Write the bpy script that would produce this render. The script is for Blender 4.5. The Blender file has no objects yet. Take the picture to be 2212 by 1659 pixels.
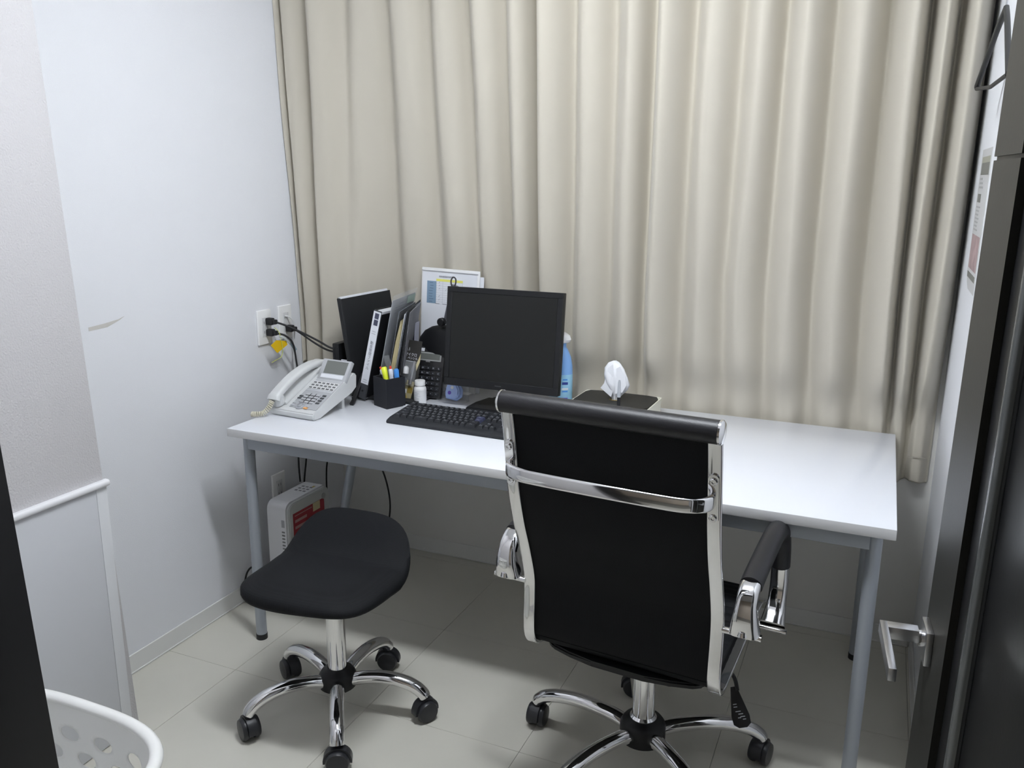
import bpy, bmesh, math, random
from mathutils import Vector, Matrix
S = bpy.context.scene
COL = S.collection
random.seed(7)
R = math.radians
PI = math.pi

# ------------------------------------------------------------------ camera
cam_d = bpy.data.cameras.new('camera'); cam = bpy.data.objects.new('camera', cam_d); COL.objects.link(cam)
rr = Vector((0.917195, 0.398373, 0.007239)); uu = Vector((-0.099803, 0.212117, 0.972135)); ff = Vector((-0.385737, 0.892359, -0.234312))
Mx = Matrix((rr, uu, -ff)).transposed().to_4x4(); Mx.translation = Vector((1.7284, -1.8758, 1.4214))
cam.matrix_world = Mx
cam_d.sensor_fit = 'HORIZONTAL'; cam_d.sensor_width = 36.0; cam_d.lens = 36.0*1834.6/2212
cam_d.clip_start = 0.02
S.camera = cam

# ------------------------------------------------------------------ world, lights, exposure
S.view_settings.view_transform = 'Standard'; S.view_settings.look = 'None'
S.view_settings.gamma = 1.0; S.view_settings.use_curve_mapping = False
S.view_settings.exposure = 0.27
W = bpy.data.worlds.new('world'); S.world = W; W.use_nodes = True
W.node_tree.nodes['Background'].inputs[0].default_value = (0.8, 0.85, 1.0, 1)
W.node_tree.nodes['Background'].inputs[1].default_value = 0.12

def area(name, loc, sx, sy, power, col=(1, 1, 1), shape='RECTANGLE', rot=(0, 0, 0)):
    l = bpy.data.lights.new(name, 'AREA'); l.shape = shape; l.size = sx
    if shape in ('RECTANGLE', 'ELLIPSE'): l.size_y = sy
    l.energy = power; l.color = col
    o = bpy.data.objects.new(name, l); o.location = loc; o.rotation_euler = rot; COL.objects.link(o)
    return o
LX, LY = 1.10, -0.44
area('room_lamp', (LX, LY, 2.300), 0.60, 0.12, 9.0, (0.90, 0.945, 1.0))
area('corridor_fill', (1.2, -2.6, 2.40), 1.0, 0.3, 80.0, (1.0, 0.97, 0.93))  # added fill light, out of view, brightens the room through the doorway

# ------------------------------------------------------------------ materials
MATS = {}
def mat(name, col, rough=0.5, metal=0.0, spec=0.5, bump=0.0, bscale=200.0, var=0.0, vscale=3.0, coat=0.0, alpha=1.0, trans=0.0, sheen=0.0, emit=None):
    if name in MATS: return MATS[name]
    m = bpy.data.materials.new(name); m.use_nodes = True; nt = m.node_tree; b = nt.nodes['Principled BSDF']
    b.inputs['Base Color'].default_value = (*col, 1); b.inputs['Roughness'].default_value = rough
    b.inputs['Metallic'].default_value = metal; b.inputs['Specular IOR Level'].default_value = spec
    b.inputs['Coat Weight'].default_value = coat; b.inputs['Transmission Weight'].default_value = trans
    b.inputs['Sheen Weight'].default_value = sheen
    b.inputs['Alpha'].default_value = alpha
    tc = nt.nodes.new('ShaderNodeTexCoord')
    if var > 0:
        n = nt.nodes.new('ShaderNodeTexNoise'); n.inputs['Scale'].default_value = vscale; n.inputs['Detail'].default_value = 5
        nt.links.new(tc.outputs['Object'], n.inputs['Vector'])
        mr = nt.nodes.new('ShaderNodeMapRange'); mr.inputs['From Min'].default_value = .25; mr.inputs['From Max'].default_value = .75
        mr.inputs['To Min'].default_value = 1-var; mr.inputs['To Max'].default_value = 1+var
        nt.links.new(n.outputs['Fac'], mr.inputs['Value'])
        mx = nt.nodes.new('ShaderNodeVectorMath'); mx.operation = 'SCALE'; mx.inputs[0].default_value = col
        nt.links.new(mr.outputs['Result'], mx.inputs['Scale']); nt.links.new(mx.outputs[0], b.inputs['Base Color'])
    if bump > 0:
        n = nt.nodes.new('ShaderNodeTexNoise'); n.inputs['Scale'].default_value = bscale; n.inputs['Detail'].default_value = 3
        nt.links.new(tc.outputs['Object'], n.inputs['Vector'])
        bp = nt.nodes.new('ShaderNodeBump'); bp.inputs['Strength'].default_value = bump; bp.inputs['Distance'].default_value = 0.002
        nt.links.new(n.outputs['Fac'], bp.inputs['Height']); nt.links.new(bp.outputs['Normal'], b.inputs['Normal'])
    if emit:
        b.inputs['Emission Color'].default_value = (*emit[0], 1); b.inputs['Emission Strength'].default_value = emit[1]
    MATS[name] = m
    return m

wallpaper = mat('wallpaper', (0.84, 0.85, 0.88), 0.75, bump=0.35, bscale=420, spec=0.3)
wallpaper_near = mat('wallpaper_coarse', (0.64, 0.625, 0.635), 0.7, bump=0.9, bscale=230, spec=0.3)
wall_plain = mat('wall_plain', (0.76, 0.75, 0.72), 0.8, bump=0.1, bscale=300)
corridor_m = mat('corridor_paint', (0.74, 0.64, 0.52), 0.6)
panel_m = mat('wainscot_panel', (0.64, 0.65, 0.68), 0.45, bump=0.05, bscale=150)
trim_w = mat('white_trim', (0.88, 0.88, 0.90), 0.35)
base_m = mat('baseboard_vinyl', (0.78, 0.78, 0.76), 0.5)
ceil_m = mat('ceiling_paint', (0.85, 0.85, 0.85), 0.8)
tile_m = mat('floor_tile', (0.67, 0.65, 0.575), 0.42, var=0.05, vscale=3.5, bump=0.08, bscale=60)
grout_m = mat('tile_joint', (0.30, 0.29, 0.26), 0.8)
chrome = mat('chrome', (0.80, 0.80, 0.81), 0.07, metal=1.0)
chrome_soft = mat('satin_metal', (0.62, 0.63, 0.66), 0.28, metal=1.0)
desk_white = mat('desk_laminate', (0.84, 0.86, 0.91), 0.16, spec=0.5, var=0.01, vscale=2)
desk_edge = mat('desk_edge', (0.74, 0.74, 0.74), 0.4)
leg_grey = mat('grey_powdercoat', (0.38, 0.41, 0.45), 0.33, metal=0.25)
blk_plastic = mat('black_plastic', (0.009, 0.0095, 0.011), 0.45, spec=0.4)
blk_matte = mat('black_matte', (0.010, 0.011, 0.013), 0.65)
blk_kb = mat('keyboard_black', (0.018, 0.020, 0.025), 0.50)
blk_key = mat('key_black', (0.022, 0.024, 0.029), 0.42)
key_print = mat('key_print', (0.50, 0.52, 0.56), 0.5)
blk_leather = mat('black_leather', (0.014, 0.014, 0.017), 0.42, bump=0.15, bscale=600)
blk_glossy = mat('black_gloss_door', (0.027, 0.0265, 0.024), 0.38, spec=0.22, coat=0.0, bump=0.05, bscale=120)
blk_frame = mat('door_frame_black', (0.006, 0.006, 0.007), 0.4)
white_pl = mat('white_plastic', (0.80, 0.80, 0.80), 0.35)
white_paper = mat('paper_white', (0.80, 0.82, 0.86), 0.7)
grey_print = mat('grey_print', (0.25, 0.26, 0.30), 0.7)
phone_m = mat('phone_shell', (0.66, 0.67, 0.67), 0.35)
phone_face = mat('phone_face', (0.42, 0.43, 0.45), 0.4)
phone_bez = mat('phone_bezel', (0.50, 0.51, 0.53), 0.4)
lcd_m = mat('lcd_glass', (0.17, 0.18, 0.165), 0.2)
dkey = mat('dark_key', (0.07, 0.075, 0.08), 0.45)
gkey = mat('grey_key', (0.47, 0.48, 0.50), 0.4)
orange_m = mat('orange_key', (0.85, 0.42, 0.14), 0.45)
cream_m = mat('cream_cord', (0.66, 0.62, 0.50), 0.5)
rubber = mat('black_rubber', (0.014, 0.014, 0.015), 0.6)
caster_m = mat('caster_black', (0.020, 0.021, 0.025), 0.38)
yellow_m = mat('highlighter_yellow', (0.85, 0.95, 0.05), 0.35)
red_m = mat('red_plastic', (0.80, 0.08, 0.05), 0.35)
blue_m = mat('blue_plastic', (0.06, 0.28, 0.75), 0.35)
clear_m = mat('clear_plastic', (0.75, 0.77, 0.80), 0.10, alpha=0.14)
clear_barrel = mat('clear_barrel', (0.72, 0.74, 0.80), 0.2)
kraft = mat('kraft_paper', (0.42, 0.36, 0.20), 0.75, var=0.08, vscale=20)
gold_m = mat('gold_foil', (0.55, 0.40, 0.10), 0.35, metal=0.4)
tag_y = mat('yellow_tag', (0.85, 0.55, 0.02), 0.15, coat=0.5)
yg = mat('yellow_green_wire', (0.62, 0.68, 0.12), 0.4)
green_m = mat('green_print', (0.02, 0.35, 0.20), 0.5)
spray_b = mat('spray_blue', (0.22, 0.43, 0.80), 0.3)
spray_l = mat('spray_label', (0.33, 0.62, 0.82), 0.35, var=0.15, vscale=25)
navy = mat('navy_print', (0.02, 0.05, 0.28), 0.4)
tissue_m = mat('tissue_paper', (0.86, 0.87, 0.90), 0.8)
cream_box = mat('ivory_box', (0.80, 0.79, 0.68), 0.45)
heater_m = mat('heater_white', (0.84, 0.84, 0.86), 0.38)
heater_p = mat('heater_panel', (0.60, 0.61, 0.60), 0.5)
label_red = mat('label_red', (0.36, 0.03, 0.04), 0.45, var=0.15, vscale=60)
label_cream = mat('label_cream', (0.66, 0.58, 0.34), 0.5)
basket_m = mat('basket_white', (0.92, 0.92, 0.90), 0.38)
hanger_m = mat('hanger_dark', (0.022, 0.022, 0.022), 0.5)
table_blue = mat('table_blue', (0.22, 0.33, 0.45), 0.7)
table_yel = mat('table_yellow', (0.80, 0.78, 0.18), 0.7)
pale_blue = mat('pale_blue_plastic', (0.40, 0.52, 0.85), 0.3)
purple_m = mat('purple_print', (0.14, 0.08, 0.50), 0.4)
smoke_m = mat('smoke_board', (0.13, 0.14, 0.16), 0.3)
poster_m = mat('poster_paper', (0.62, 0.62, 0.62), 0.6)
poster_pink = mat('poster_picture', (0.45, 0.33, 0.33), 0.6, var=0.3, vscale=25)
poster_dark = mat('poster_dark', (0.22, 0.22, 0.20), 0.6)
diffuser = mat('lamp_diffuser', (0.9, 0.93, 1.0), 0.4, emit=((0.90, 0.945, 1.0), 42.0))
stain_m = mat('wall_scuff', (0.62, 0.60, 0.56), 0.8)

# mesh fabric of the stool (fine weave) and chair mesh
def weave(name, col, scale):
    m = bpy.data.materials.new(name); m.use_nodes = True; nt = m.node_tree; b = nt.nodes['Principled BSDF']
    b.inputs['Roughness'].default_value = 0.75; b.inputs['Specular IOR Level'].default_value = 0.25
    tc = nt.nodes.new('ShaderNodeTexCoord')
    mp = nt.nodes.new('ShaderNodeMapping'); mp.inputs['Rotation'].default_value = (0, 0, R(32)); nt.links.new(tc.outputs['Object'], mp.inputs['Vector'])
    vo = nt.nodes.new('ShaderNodeTexVoronoi'); vo.inputs['Scale'].default_value = scale; vo.inputs['Randomness'].default_value = 0.15
    nt.links.new(mp.outputs['Vector'], vo.inputs['Vector'])
    cr = nt.nodes.new('ShaderNodeMapRange'); cr.inputs['From Max'].default_value = 0.6
    cr.inputs['To Min'].default_value = 0.35; cr.inputs['To Max'].default_value = 1.5
    nt.links.new(vo.outputs['Distance'], cr.inputs['Value'])
    mx = nt.nodes.new('ShaderNodeVectorMath'); mx.operation = 'SCALE'; mx.inputs[0].default_value = col
    nt.links.new(cr.outputs['Result'], mx.inputs['Scale']); nt.links.new(mx.outputs[0], b.inputs['Base Color'])
    bp = nt.nodes.new('ShaderNodeBump'); bp.inputs['Strength'].default_value = 0.4; bp.inputs['Distance'].default_value = 0.001
    nt.links.new(vo.outputs['Distance'], bp.inputs['Height']); nt.links.new(bp.outputs['Normal'], b.inputs['Normal'])
    return m
stool_fab = weave('stool_mesh_fabric', (0.0060, 0.0066, 0.0080), 330)
chair_fab = weave('chair_mesh_fabric', (0.0035, 0.004, 0.005), 500)

def curtain_material():
    m = bpy.data.materials.new('curtain_fabric'); m.use_nodes = True; nt = m.node_tree; b = nt.nodes['Principled BSDF']
    b.inputs['Base Color'].default_value = (0.57, 0.532, 0.45, 1); b.inputs['Roughness'].default_value = 0.85
    b.inputs['Sheen Weight'].default_value = 0.25; b.inputs['Specular IOR Level'].default_value = 0.2
    tc = nt.nodes.new('ShaderNodeTexCoord')
    n = nt.nodes.new('ShaderNodeTexNoise'); n.inputs['Scale'].default_value = 700; nt.links.new(tc.outputs['Object'], n.inputs['Vector'])
    bp = nt.nodes.new('ShaderNodeBump'); bp.inputs['Strength'].default_value = 0.15; bp.inputs['Distance'].default_value = 0.001
    nt.links.new(n.outputs['Fac'], bp.inputs['Height']); nt.links.new(bp.outputs['Normal'], b.inputs['Normal'])
    return m
curtain_m = curtain_material()

# ------------------------------------------------------------------ mesh helpers
def obj(name, bm, m, parent=None, smooth=True, angle=40):
    me = bpy.data.meshes.new(name)
    bmesh.ops.recalc_face_normals(bm, faces=bm.faces[:])
    if smooth:
        for f in bm.faces: f.smooth = True
        for e in bm.edges:
            if len(e.link_faces) == 2 and e.calc_face_angle(0) > R(angle): e.smooth = False
    bm.to_mesh(me); bm.free()
    for mm in (m if isinstance(m, (list, tuple)) else [m]): me.materials.append(mm)
    o = bpy.data.objects.new(name, me); COL.objects.link(o)
    if parent: o.parent = parent
    return o
def tag(o, label, cat, group=None):
    o['label'] = label; o['category'] = cat
    if group: o['group'] = group
    return o
def thing(name, label, cat, loc=(0, 0, 0), rz=0, group=None):
    o = bpy.data.objects.new(name, None); COL.objects.link(o); o.location = loc; o.rotation_euler = (0, 0, rz)
    o.empty_display_size = 0.05
    return tag(o, label, cat, group)
def struct(o): o['kind'] = 'structure'; return o
def copyto(src, parent, loc=None, rot=None):
    c = src.copy(); COL.objects.link(c); c.parent = parent
    if loc is not None: c.location = loc
    if rot is not None: c.rotation_euler = rot
    for ch in src.children: copyto(ch, c)
    return c

def box(bm, c, s, bev=0.0, M=None, seg=2, mi=0):
    v = []
    for dx in (-.5, .5):
        for dy in (-.5, .5):
            for dz in (-.5, .5):
                v.append(bm.verts.new((c[0]+dx*s[0], c[1]+dy*s[1], c[2]+dz*s[2])))
    fs = [bm.faces.new([v[i] for i in q]) for q in ((0, 1, 3, 2), (4, 6, 7, 5), (0, 4, 5, 1), (2, 3, 7, 6), (0, 2, 6, 4), (1, 5, 7, 3))]
    for f in fs: f.material_index = mi
    if bev > 0:
        es = list({e for f in fs for e in f.edges})
        r = bmesh.ops.bevel(bm, geom=es, offset=bev, segments=seg, affect='EDGES', profile=0.5)
        v = list({x for f in r['faces'] for x in f.verts} | {x for x in v if x.is_valid})
    if M is not None:
        bmesh.ops.transform(bm, matrix=M, verts=[x for x in v if x.is_valid])
    return v
def bxo(name, c, s, m, parent=None, bev=0.0, M=None, seg=2):
    bm = bmesh.new(); box(bm, c, s, bev, M, seg); return obj(name, bm, m, parent)
def lathe(bm, prof, seg=24, M=None, sx=1, sy=1, mi=0):
    rings = []
    vs = []
    for r, z in prof:
        if r < 1e-6:
            ring = [bm.verts.new((0, 0, z))]
        else:
            ring = [bm.verts.new((r*math.cos(2*PI*i/seg)*sx, r*math.sin(2*PI*i/seg)*sy, z)) for i in range(seg)]
        rings.append(ring); vs += ring
    for a, b in zip(rings, rings[1:]):
        for i in range(seg):
            j = (i+1) % seg
            if len(a) == 1 and len(b) == 1: continue
            if len(a) == 1: f = bm.faces.new((a[0], b[i], b[j]))
            elif len(b) == 1: f = bm.faces.new((a[i], a[j], b[0]))
            else: f = bm.faces.new((a[i], a[j], b[j], b[i]))
            f.material_index = mi
    for ring in (rings[0], rings[-1]):
        if len(ring) > 2:
            bm.faces.new(ring).material_index = mi
    if M is not None: bmesh.ops.transform(bm, matrix=M, verts=vs)
    return vs
def cyl(bm, r, z0, z1, seg=20, M=None, bev=0.0, mi=0):
    if bev: return lathe(bm, [(r-bev, z0), (r, z0+bev), (r, z1-bev), (r-bev, z1)], seg, M, mi=mi)
    return lathe(bm, [(r, z0), (r, z1)], seg, M, mi=mi)
def smoothpath(pts, n=6):
    P = [Vector(p) for p in pts]; out = []
    for i in range(len(P)-1):
        p0 = P[max(i-1, 0)]; p1 = P[i]; p2 = P[i+1]; p3 = P[min(i+2, len(P)-1)]
        for k in range(n):
            t = k/n
            out.append(0.5*((2*p1)+(p2-p0)*t+(2*p0-5*p1+4*p2-p3)*t*t+(-p0+3*p1-3*p2+p3)*t*t*t))
    out.append(P[-1]); return out
def sweep(bm, pts, sec, up=None, scale=None, caps=True, mi=0):
    """sec: list of (a,b) in (side, up) frame; up fixed vector or None for parallel transport"""
    P = [Vector(p) for p in pts]; n = len(P); rings = []
    T = [(P[min(i+1, n-1)]-P[max(i-1, 0)]).normalized() for i in range(n)]
    if up is None:
        u = Vector((0, 0, 1)) if abs(T[0].z) < .9 else Vector((0, 1, 0))
        u = (u - T[0]*u.dot(T[0])).normalized()
    for i in range(n):
        if up is not None:
            u = Vector(up); u = (u-T[i]*u.dot(T[i])).normalized()
        elif i > 0:
            u = (u-T[i]*u.dot(T[i])).normalized()
        s = T[i].cross(u)
        k = scale[i] if scale else 1
        rings.append([bm.verts.new(P[i]+s*a*k+u*b*k) for a, b in sec])
    m = len(sec)
    for a, b in zip(rings, rings[1:]):
        for i in range(m):
            bm.faces.new((a[i], a[(i+1) % m], b[(i+1) % m], b[i])).material_index = mi
    if caps:
        bm.faces.new(rings[0]).material_index = mi; bm.faces.new(rings[-1]).material_index = mi
    return rings
def circ(rx, ry=None, n=12):
    ry = ry or rx
    return [(rx*math.cos(2*PI*i/n), ry*math.sin(2*PI*i/n)) for i in range(n)]
def rrect(w, h, r, k=3):
    out = []
    for cx, cy, a0 in ((w/2-r, h/2-r, 0), (-w/2+r, h/2-r, 90), (-w/2+r, -h/2+r, 180), (w/2-r, -h/2+r, 270)):
        for i in range(k+1):
            a = R(a0+90*i/k); out.append((cx+r*math.cos(a), cy+r*math.sin(a)))
    return out
def tube(name, pts, r, m, parent=None, smoothn=6, n=10):
    bm = bmesh.new(); sweep(bm, smoothpath(pts, smoothn) if smoothn else pts, circ(r, n=n)); return obj(name, bm, m, parent)
def prism(bm, outline, z0, z1, M=None, mi=0):
    a = [bm.verts.new((x, y, z0)) for x, y in outline]; b = [bm.verts.new((x, y, z1)) for x, y in outline]; n = len(a)
    fs = [bm.faces.new(a), bm.faces.new(b)]
    for i in range(n): fs.append(bm.faces.new((a[i], a[(i+1) % n], b[(i+1) % n], b[i])))
    for f in fs: f.material_index = mi
    if M is not None: bmesh.ops.transform(bm, matrix=M, verts=a+b)
    return a+b
def frame(o, x, y, z):
    """matrix with given origin and axis vectors"""
    m = Matrix((Vector(x).normalized(), Vector(y).normalized(), Vector(z).normalized())).transposed().to_4x4(); m.translation = Vector(o); return m
def text(name, s, size, m, parent, M, ext=0.0002, align='CENTER', sx=1.0):
    c = bpy.data.curves.new(name, 'FONT'); c.body = s; c.size = size; c.extrude = ext; c.align_x = align; c.align_y = 'CENTER'
    c.resolution_u = 2
    t = bpy.data.objects.new('tmp', c); COL.objects.link(t)
    bpy.context.view_layer.update()
    me = bpy.data.meshes.new_from_object(t); bpy.data.objects.remove(t); bpy.data.curves.remove(c)
    me.transform(Matrix.Diagonal((sx, 1, 1, 1))); me.name = name
    me.materials.clear(); me.materials.append(m)
    o = bpy.data.objects.new(name, me); COL.objects.link(o)
    o.parent = parent
    o.matrix_local = M
    return o

# ================================================================== SETTING
XL, XR, YB, YF, ZC = -0.176, 1.93, 0.83, -1.30, 2.40
# floor: tiles as children
fl = bpy.data.objects.new('floor', None); COL.objects.link(fl); struct(fl)
bxo('subfloor', (0.95, -1.1, -0.02), (2.9, 4.0, 0.03), grout_m, fl)
TS = 0.457
tb = bmesh.new(); box(tb, (0, 0, -0.003), (TS-0.0010, TS-0.0010, 0.006), 0.0004, seg=1)
t0 = obj('floor_tile', tb, tile_m, fl, smooth=False)
first = True
for i in range(-1, 5):
    for j in range(-4, 3):
        cx = 0.088+TS*(i+.5); cy = -0.133+TS*(j+.5)
        if first: t0.location = (cx, cy, 0); first = False; continue
        if cx+TS/2 < XL-.01 or cy-TS/2 > YB: continue
        c = t0.copy(); COL.objects.link(c); c.location = (cx, cy, 0.00005*((i*3+j) % 3))
struct(bxo('wall_left', (XL-0.05, -0.24, ZC/2), (0.10, 2.14, ZC), wallpaper))
struct(bxo('wall_back', (0.877, YB+0.05, ZC/2), (2.106, 0.10, ZC), wall_plain))
struct(bxo('wall_right', (XR+0.05, -0.185, ZC/2), (0.10, 2.23, ZC), wallpaper))
struct(bxo('ceiling', (0.95, -1.1, ZC+0.05), (2.9, 4.0, 0.10), ceil_m))
# partition standing in front of the left wall
XP, YP = 0.03, -0.466
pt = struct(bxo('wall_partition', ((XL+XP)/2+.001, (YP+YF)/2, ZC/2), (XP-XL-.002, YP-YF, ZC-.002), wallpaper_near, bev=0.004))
for v_ in pt.data.vertices:
    yy = v_.co.y
    if yy > -0.6: v_.co.y = yy-0.040*(v_.co.z-0.69)
bxo('wainscot_panel', (XP+0.003, (YP-.03+YF)/2, 0.3445), (0.006, YP-.03-YF, 0.683), panel_m, pt, bev=0.001)
bxo('corner_strip', (XP+0.003, YP-.014, 0.3445), (0.006, 0.0305, 0.683), mat('corner_grey', (0.74, 0.75, 0.77), 0.45), pt, bev=0.001)
cb = bmesh.new(); sweep(cb, [(XP+.006, YF+.001, .692), (XP+.006, YP+.004, .692)], rrect(.020, .016, .006)); obj('trim_cap', cb, trim_w, pt)
# front wall with the doorway we look through
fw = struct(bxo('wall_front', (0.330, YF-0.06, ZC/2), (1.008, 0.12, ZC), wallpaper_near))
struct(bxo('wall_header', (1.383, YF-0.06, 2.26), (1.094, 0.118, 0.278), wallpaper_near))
tj = struct(bxo('trim_1', (0.853, YF-0.062, 1.05), (0.034, 0.16, 2.10), blk_frame, bev=0.002))
for v_ in tj.data.vertices: v_.co.x += -0.060*(v_.co.z-1.0)
struct(bxo('trim_2', (1.36, YF-0.062, 2.11), (1.13, 0.16, 0.035), blk_frame))
struct(bxo('trim_3', (1.945, YF-0.063, 1.05), (0.028, 0.16, 2.10), blk_frame))
# corridor behind the camera
struct(bxo('wall_corridor', (0.95, -3.10, ZC/2), (2.9, 0.10, ZC), corridor_m))
struct(bxo('wall_corridor_left', (-0.45, -2.24, ZC/2), (0.10, 1.62, ZC), wallpaper))
struct(bxo('wall_corridor_right', (2.35, -2.2, ZC/2), (0.10, 1.7, ZC), wallpaper))
# baseboards
def baseboard(name, a, b, nrm):
    a, b = Vector(a), Vector(b); L = (b-a).length; d = (b-a).normalized()
    bm = bmesh.new(); M = frame(a, d, nrm, (0, 0, 1))
    box(bm, (L/2, 0.0025, 0.030), (L, 0.005, 0.060), 0.0015, M, 1)
    box(bm, (L/2, 0.0045, 0.003), (L, 0.006, 0.005), 0.001, M, 1)
    struct(obj(name, bm, base_m))
baseboard('baseboard_left', (XL, YP+.002, 0), (XL, YB-.008, 0), (1, 0, 0))
baseboard('baseboard_back', (XL+.01, YB, 0), (XR-.01, YB, 0), (0, -1, 0))
baseboard('baseboard_right', (XR, 0.12, 0), (XR, YB-.008, 0), (-1, 0, 0))
# scuff mark on the left wall
bm = bmesh.new(); prism(bm, [(-.10, -.002), (-.05, .001), (0, .006), (.02, .012), (.004, .004), (-.04, -.010), (-.10, -.012)], 0, 0.0006, frame((XL, -.19, 1.035), (0, 1, 0), (0, 0, 1), (1, 0, 0)))
sc = obj('scuff_mark', bm, stain_m, bpy.data.objects['wall_left'])

# ------------------------------------------------------------------ door leaf, opened into the room along the right wall
th = R(5.3); U = Vector((-math.sin(th), math.cos(th), 0)); N = Vector((U.y, -U.x, 0))   # N points away from the visible face
D0 = Vector((1.85, -0.57, 0))
door = bpy.data.objects.new('door_1', None); COL.objects.link(door); struct(door)
door.matrix_world = frame(D0, U, -N, (0, 0, 1))       # local x along the leaf (free edge +), local y out of the visible face, z up
HD = 2.04
def dbox(name, x0, x1, z0, z1, y0, y1, m, par=door, bev=0.0015):
    return bxo(name, ((x0+x1)/2, (y0+y1)/2, (z0+z1)/2), (abs(x1-x0), y1-y0, z1-z0), m, par, bev)
dbox('stile', -0.105, 0.044, 0.008, 1.4500, -0.024, 0.0, blk_glossy, bev=0)
dbox('stile', -0.105, 0.044, 1.4550, HD, -0.024, 0.0, blk_glossy, bev=0)
dbox('seam_filler', -0.104, 0.0435, 1.40, 1.50, -0.022, -0.003, blk_frame)  # dark backing added so no light shows through the seam
dbox('groove', -0.200, -0.1052, 0.008, HD, -0.022, -0.010, blk_frame)
bm = bmesh.new(); sweep(bm, [(-.215, -.004, .008), (-.215, -.004, HD)], circ(.014, .0085, 12)); obj('beading', bm, mat('bead_black', (.10, .105, .105), .16), door)
dbox('panel', -0.60, -0.233, 0.008, HD, -0.020, -0.008, mat('black_door_panel', (.010, .010, .011), .30, spec=.3, bump=.05, bscale=120))
for ch_ in door.children:
    for v_ in ch_.data.vertices:
        if v_.co.x > -.5: v_.co.x -= 0.050*(v_.co.z-0.70)
hd = bpy.data.objects.new('door_handle', None); COL.objects.link(hd); hd.parent = door; hd.location = (0.0, 0, 0.755)
bxo('rose', (-0.003, 0.005, -0.003), (0.054, 0.010, 0.054), chrome_soft, hd, bev=0.0012)
bm = bmesh.new(); cyl(bm, 0.0125, 0.0, 0.006, 20, frame((0.0, 0.010, 0), (1, 0, 0), (0, 0, -1), (0, 1, 0))); obj('collar', bm, chrome, hd)
bxo('neck', (0.010, 0.037, 0.0), (0.020, 0.044, 0.020), chrome_soft, hd, bev=0.001)
bxo('lever', (-0.051, 0.0635, 0.0), (0.142, 0.011, 0.020), chrome_soft, hd, bev=0.001)

# ------------------------------------------------------------------ curtain
def curtain():
    XS_t = [-0.176, -0.145, -0.038, 0.101, 0.246, 0.393, 0.519, 0.647, 0.741, 0.876, 1.007, 1.113, 1.239, 1.374, 1.486, 1.622, 1.747, 1.815, 1.882]
    XS_m = [-0.172, -0.144, -0.061, 0.057, 0.209, 0.388, 0.515, 0.623, 0.715, 0.849, 0.983, 1.076, 1.218, 1.342, 1.482, 1.609, 1.755, 1.810, 1.877]
    XS_b = [-0.174, -0.150, -0.076, 0.056, 0.203, 0.387, 0.522, 0.620, 0.708, 0.822, 0.966, 1.072, 1.216, 1.362, 1.499, 1.629, 1.770, 1.822, 1.874]
    AM = [1.0, 1.2, 1.3, .5, .6, .75, .7, .85, 1.25, .8, .8, 1.35, .8, .8, 1.1, 1.1, 1.4, 1.4, 1.3]
    zt, zb = 2.34, 0.55
    nr = len(XS_t); per = 14; NZ = 46
    SKW = 0.05
    SM = lambda t: max(0, min(1, t))**2*(3-2*max(0, min(1, t)))
    def lerp3(i, z):
        t, m, b = XS_t[i], XS_m[i], XS_b[i]
        if z > 1.95: return t
        if z > 1.10: k = (z-1.10)/.85; return m+(t-m)*k
        k = (z-.60)/.5; k = max(0, k); return b+(m-b)*k
    bm = bmesh.new(); grid = []
    for r in range(NZ+1):
        z = zt+(zb-zt)*(r/NZ)
        row = []
        for s in range(-per//2, (nr-1)*per+per//2+1):
            i0 = s/per; i = int(math.floor(i0)); fr = i0-i
            def X(k):
                if k < 0: return lerp3(0, z)-0.0
                if k > nr-1: return lerp3(nr-1, z)+0.085
                return lerp3(k, z)
            xa, xb = X(i), X(i+1)
            if i < 0: xa = X(0)-0.0
            w = xb-xa
            # ridge at integer i, valley between; fabric runs asymmetric (steep just left of each ridge)
            x = xa+w*(fr+SKW*math.sin(2*PI*fr))
            am = AM[max(0, min(nr-1, i))]*(1-fr)+AM[max(0, min(nr-1, i+1))]*fr
            a = SM((x+.02)/.16)
            t = max(0, min(1, (2.45-z)/1.7))
            yb = (1-a)*(.532+.085*t)+a*(.56+.222*t)
            # valleys deep, ridges rounded
            q = .72 if i < 9 else (.64 if i < 13 else .52)
            ph_ = .5*fr/q if fr < q else .5+.5*(fr-q)/(1-q)
            c = math.cos(2*PI*ph_)
            prof = -(2*((1+c)/2)**(.80 if i < 9 else 1.0)-1)*1.05
            amp = (0.030*(1-a)*.6 + a*(0.050*(1-t)+0.033*t)*1.0)*am
            wob = 0.004*math.sin(3.1*z+i*1.7)+0.003*math.sin(7*z+i*2.9)
            y = yb+amp*prof+wob
            if a > .5: y = min(y, 0.826)
            kb_ = SM((.87-z)/.12)*a
            if kb_ > 0: y = y*(1-kb_)+kb_*(.8045+max(-1, min(1, 1.15*prof*am))*.0195)
            zz = z
            lim = .765*(1-a)+zb*a + 0.006*math.sin(5*i0)
            zz = lim+(z-zb)*(zt-lim)/(zt-zb)
            if z == zt: zz = zt
            x = max(-0.174, min(1.924, x))
            row.append(bm.verts.new((x, y, zz)))
        grid.append(row)
    for a, b in zip(grid, grid[1:]):
        for i in range(len(a)-1): bm.faces.new((a[i], a[i+1], b[i+1], b[i]))
    me_faces = bm.faces[:]
    o = obj('curtain', bm, curtain_m, angle=180)
    md = o.modifiers.new('thick', 'SOLIDIFY'); md.thickness = 0.002
    sb = o.modifiers.new('sub', 'SUBSURF'); sb.levels = 1; sb.render_levels = 1
    tag(o, 'long pleated beige curtain hanging behind the white desk', 'curtain')
    # hem stitched band (visible at the right, beside the desk)
    return o
cur = curtain()
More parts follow.
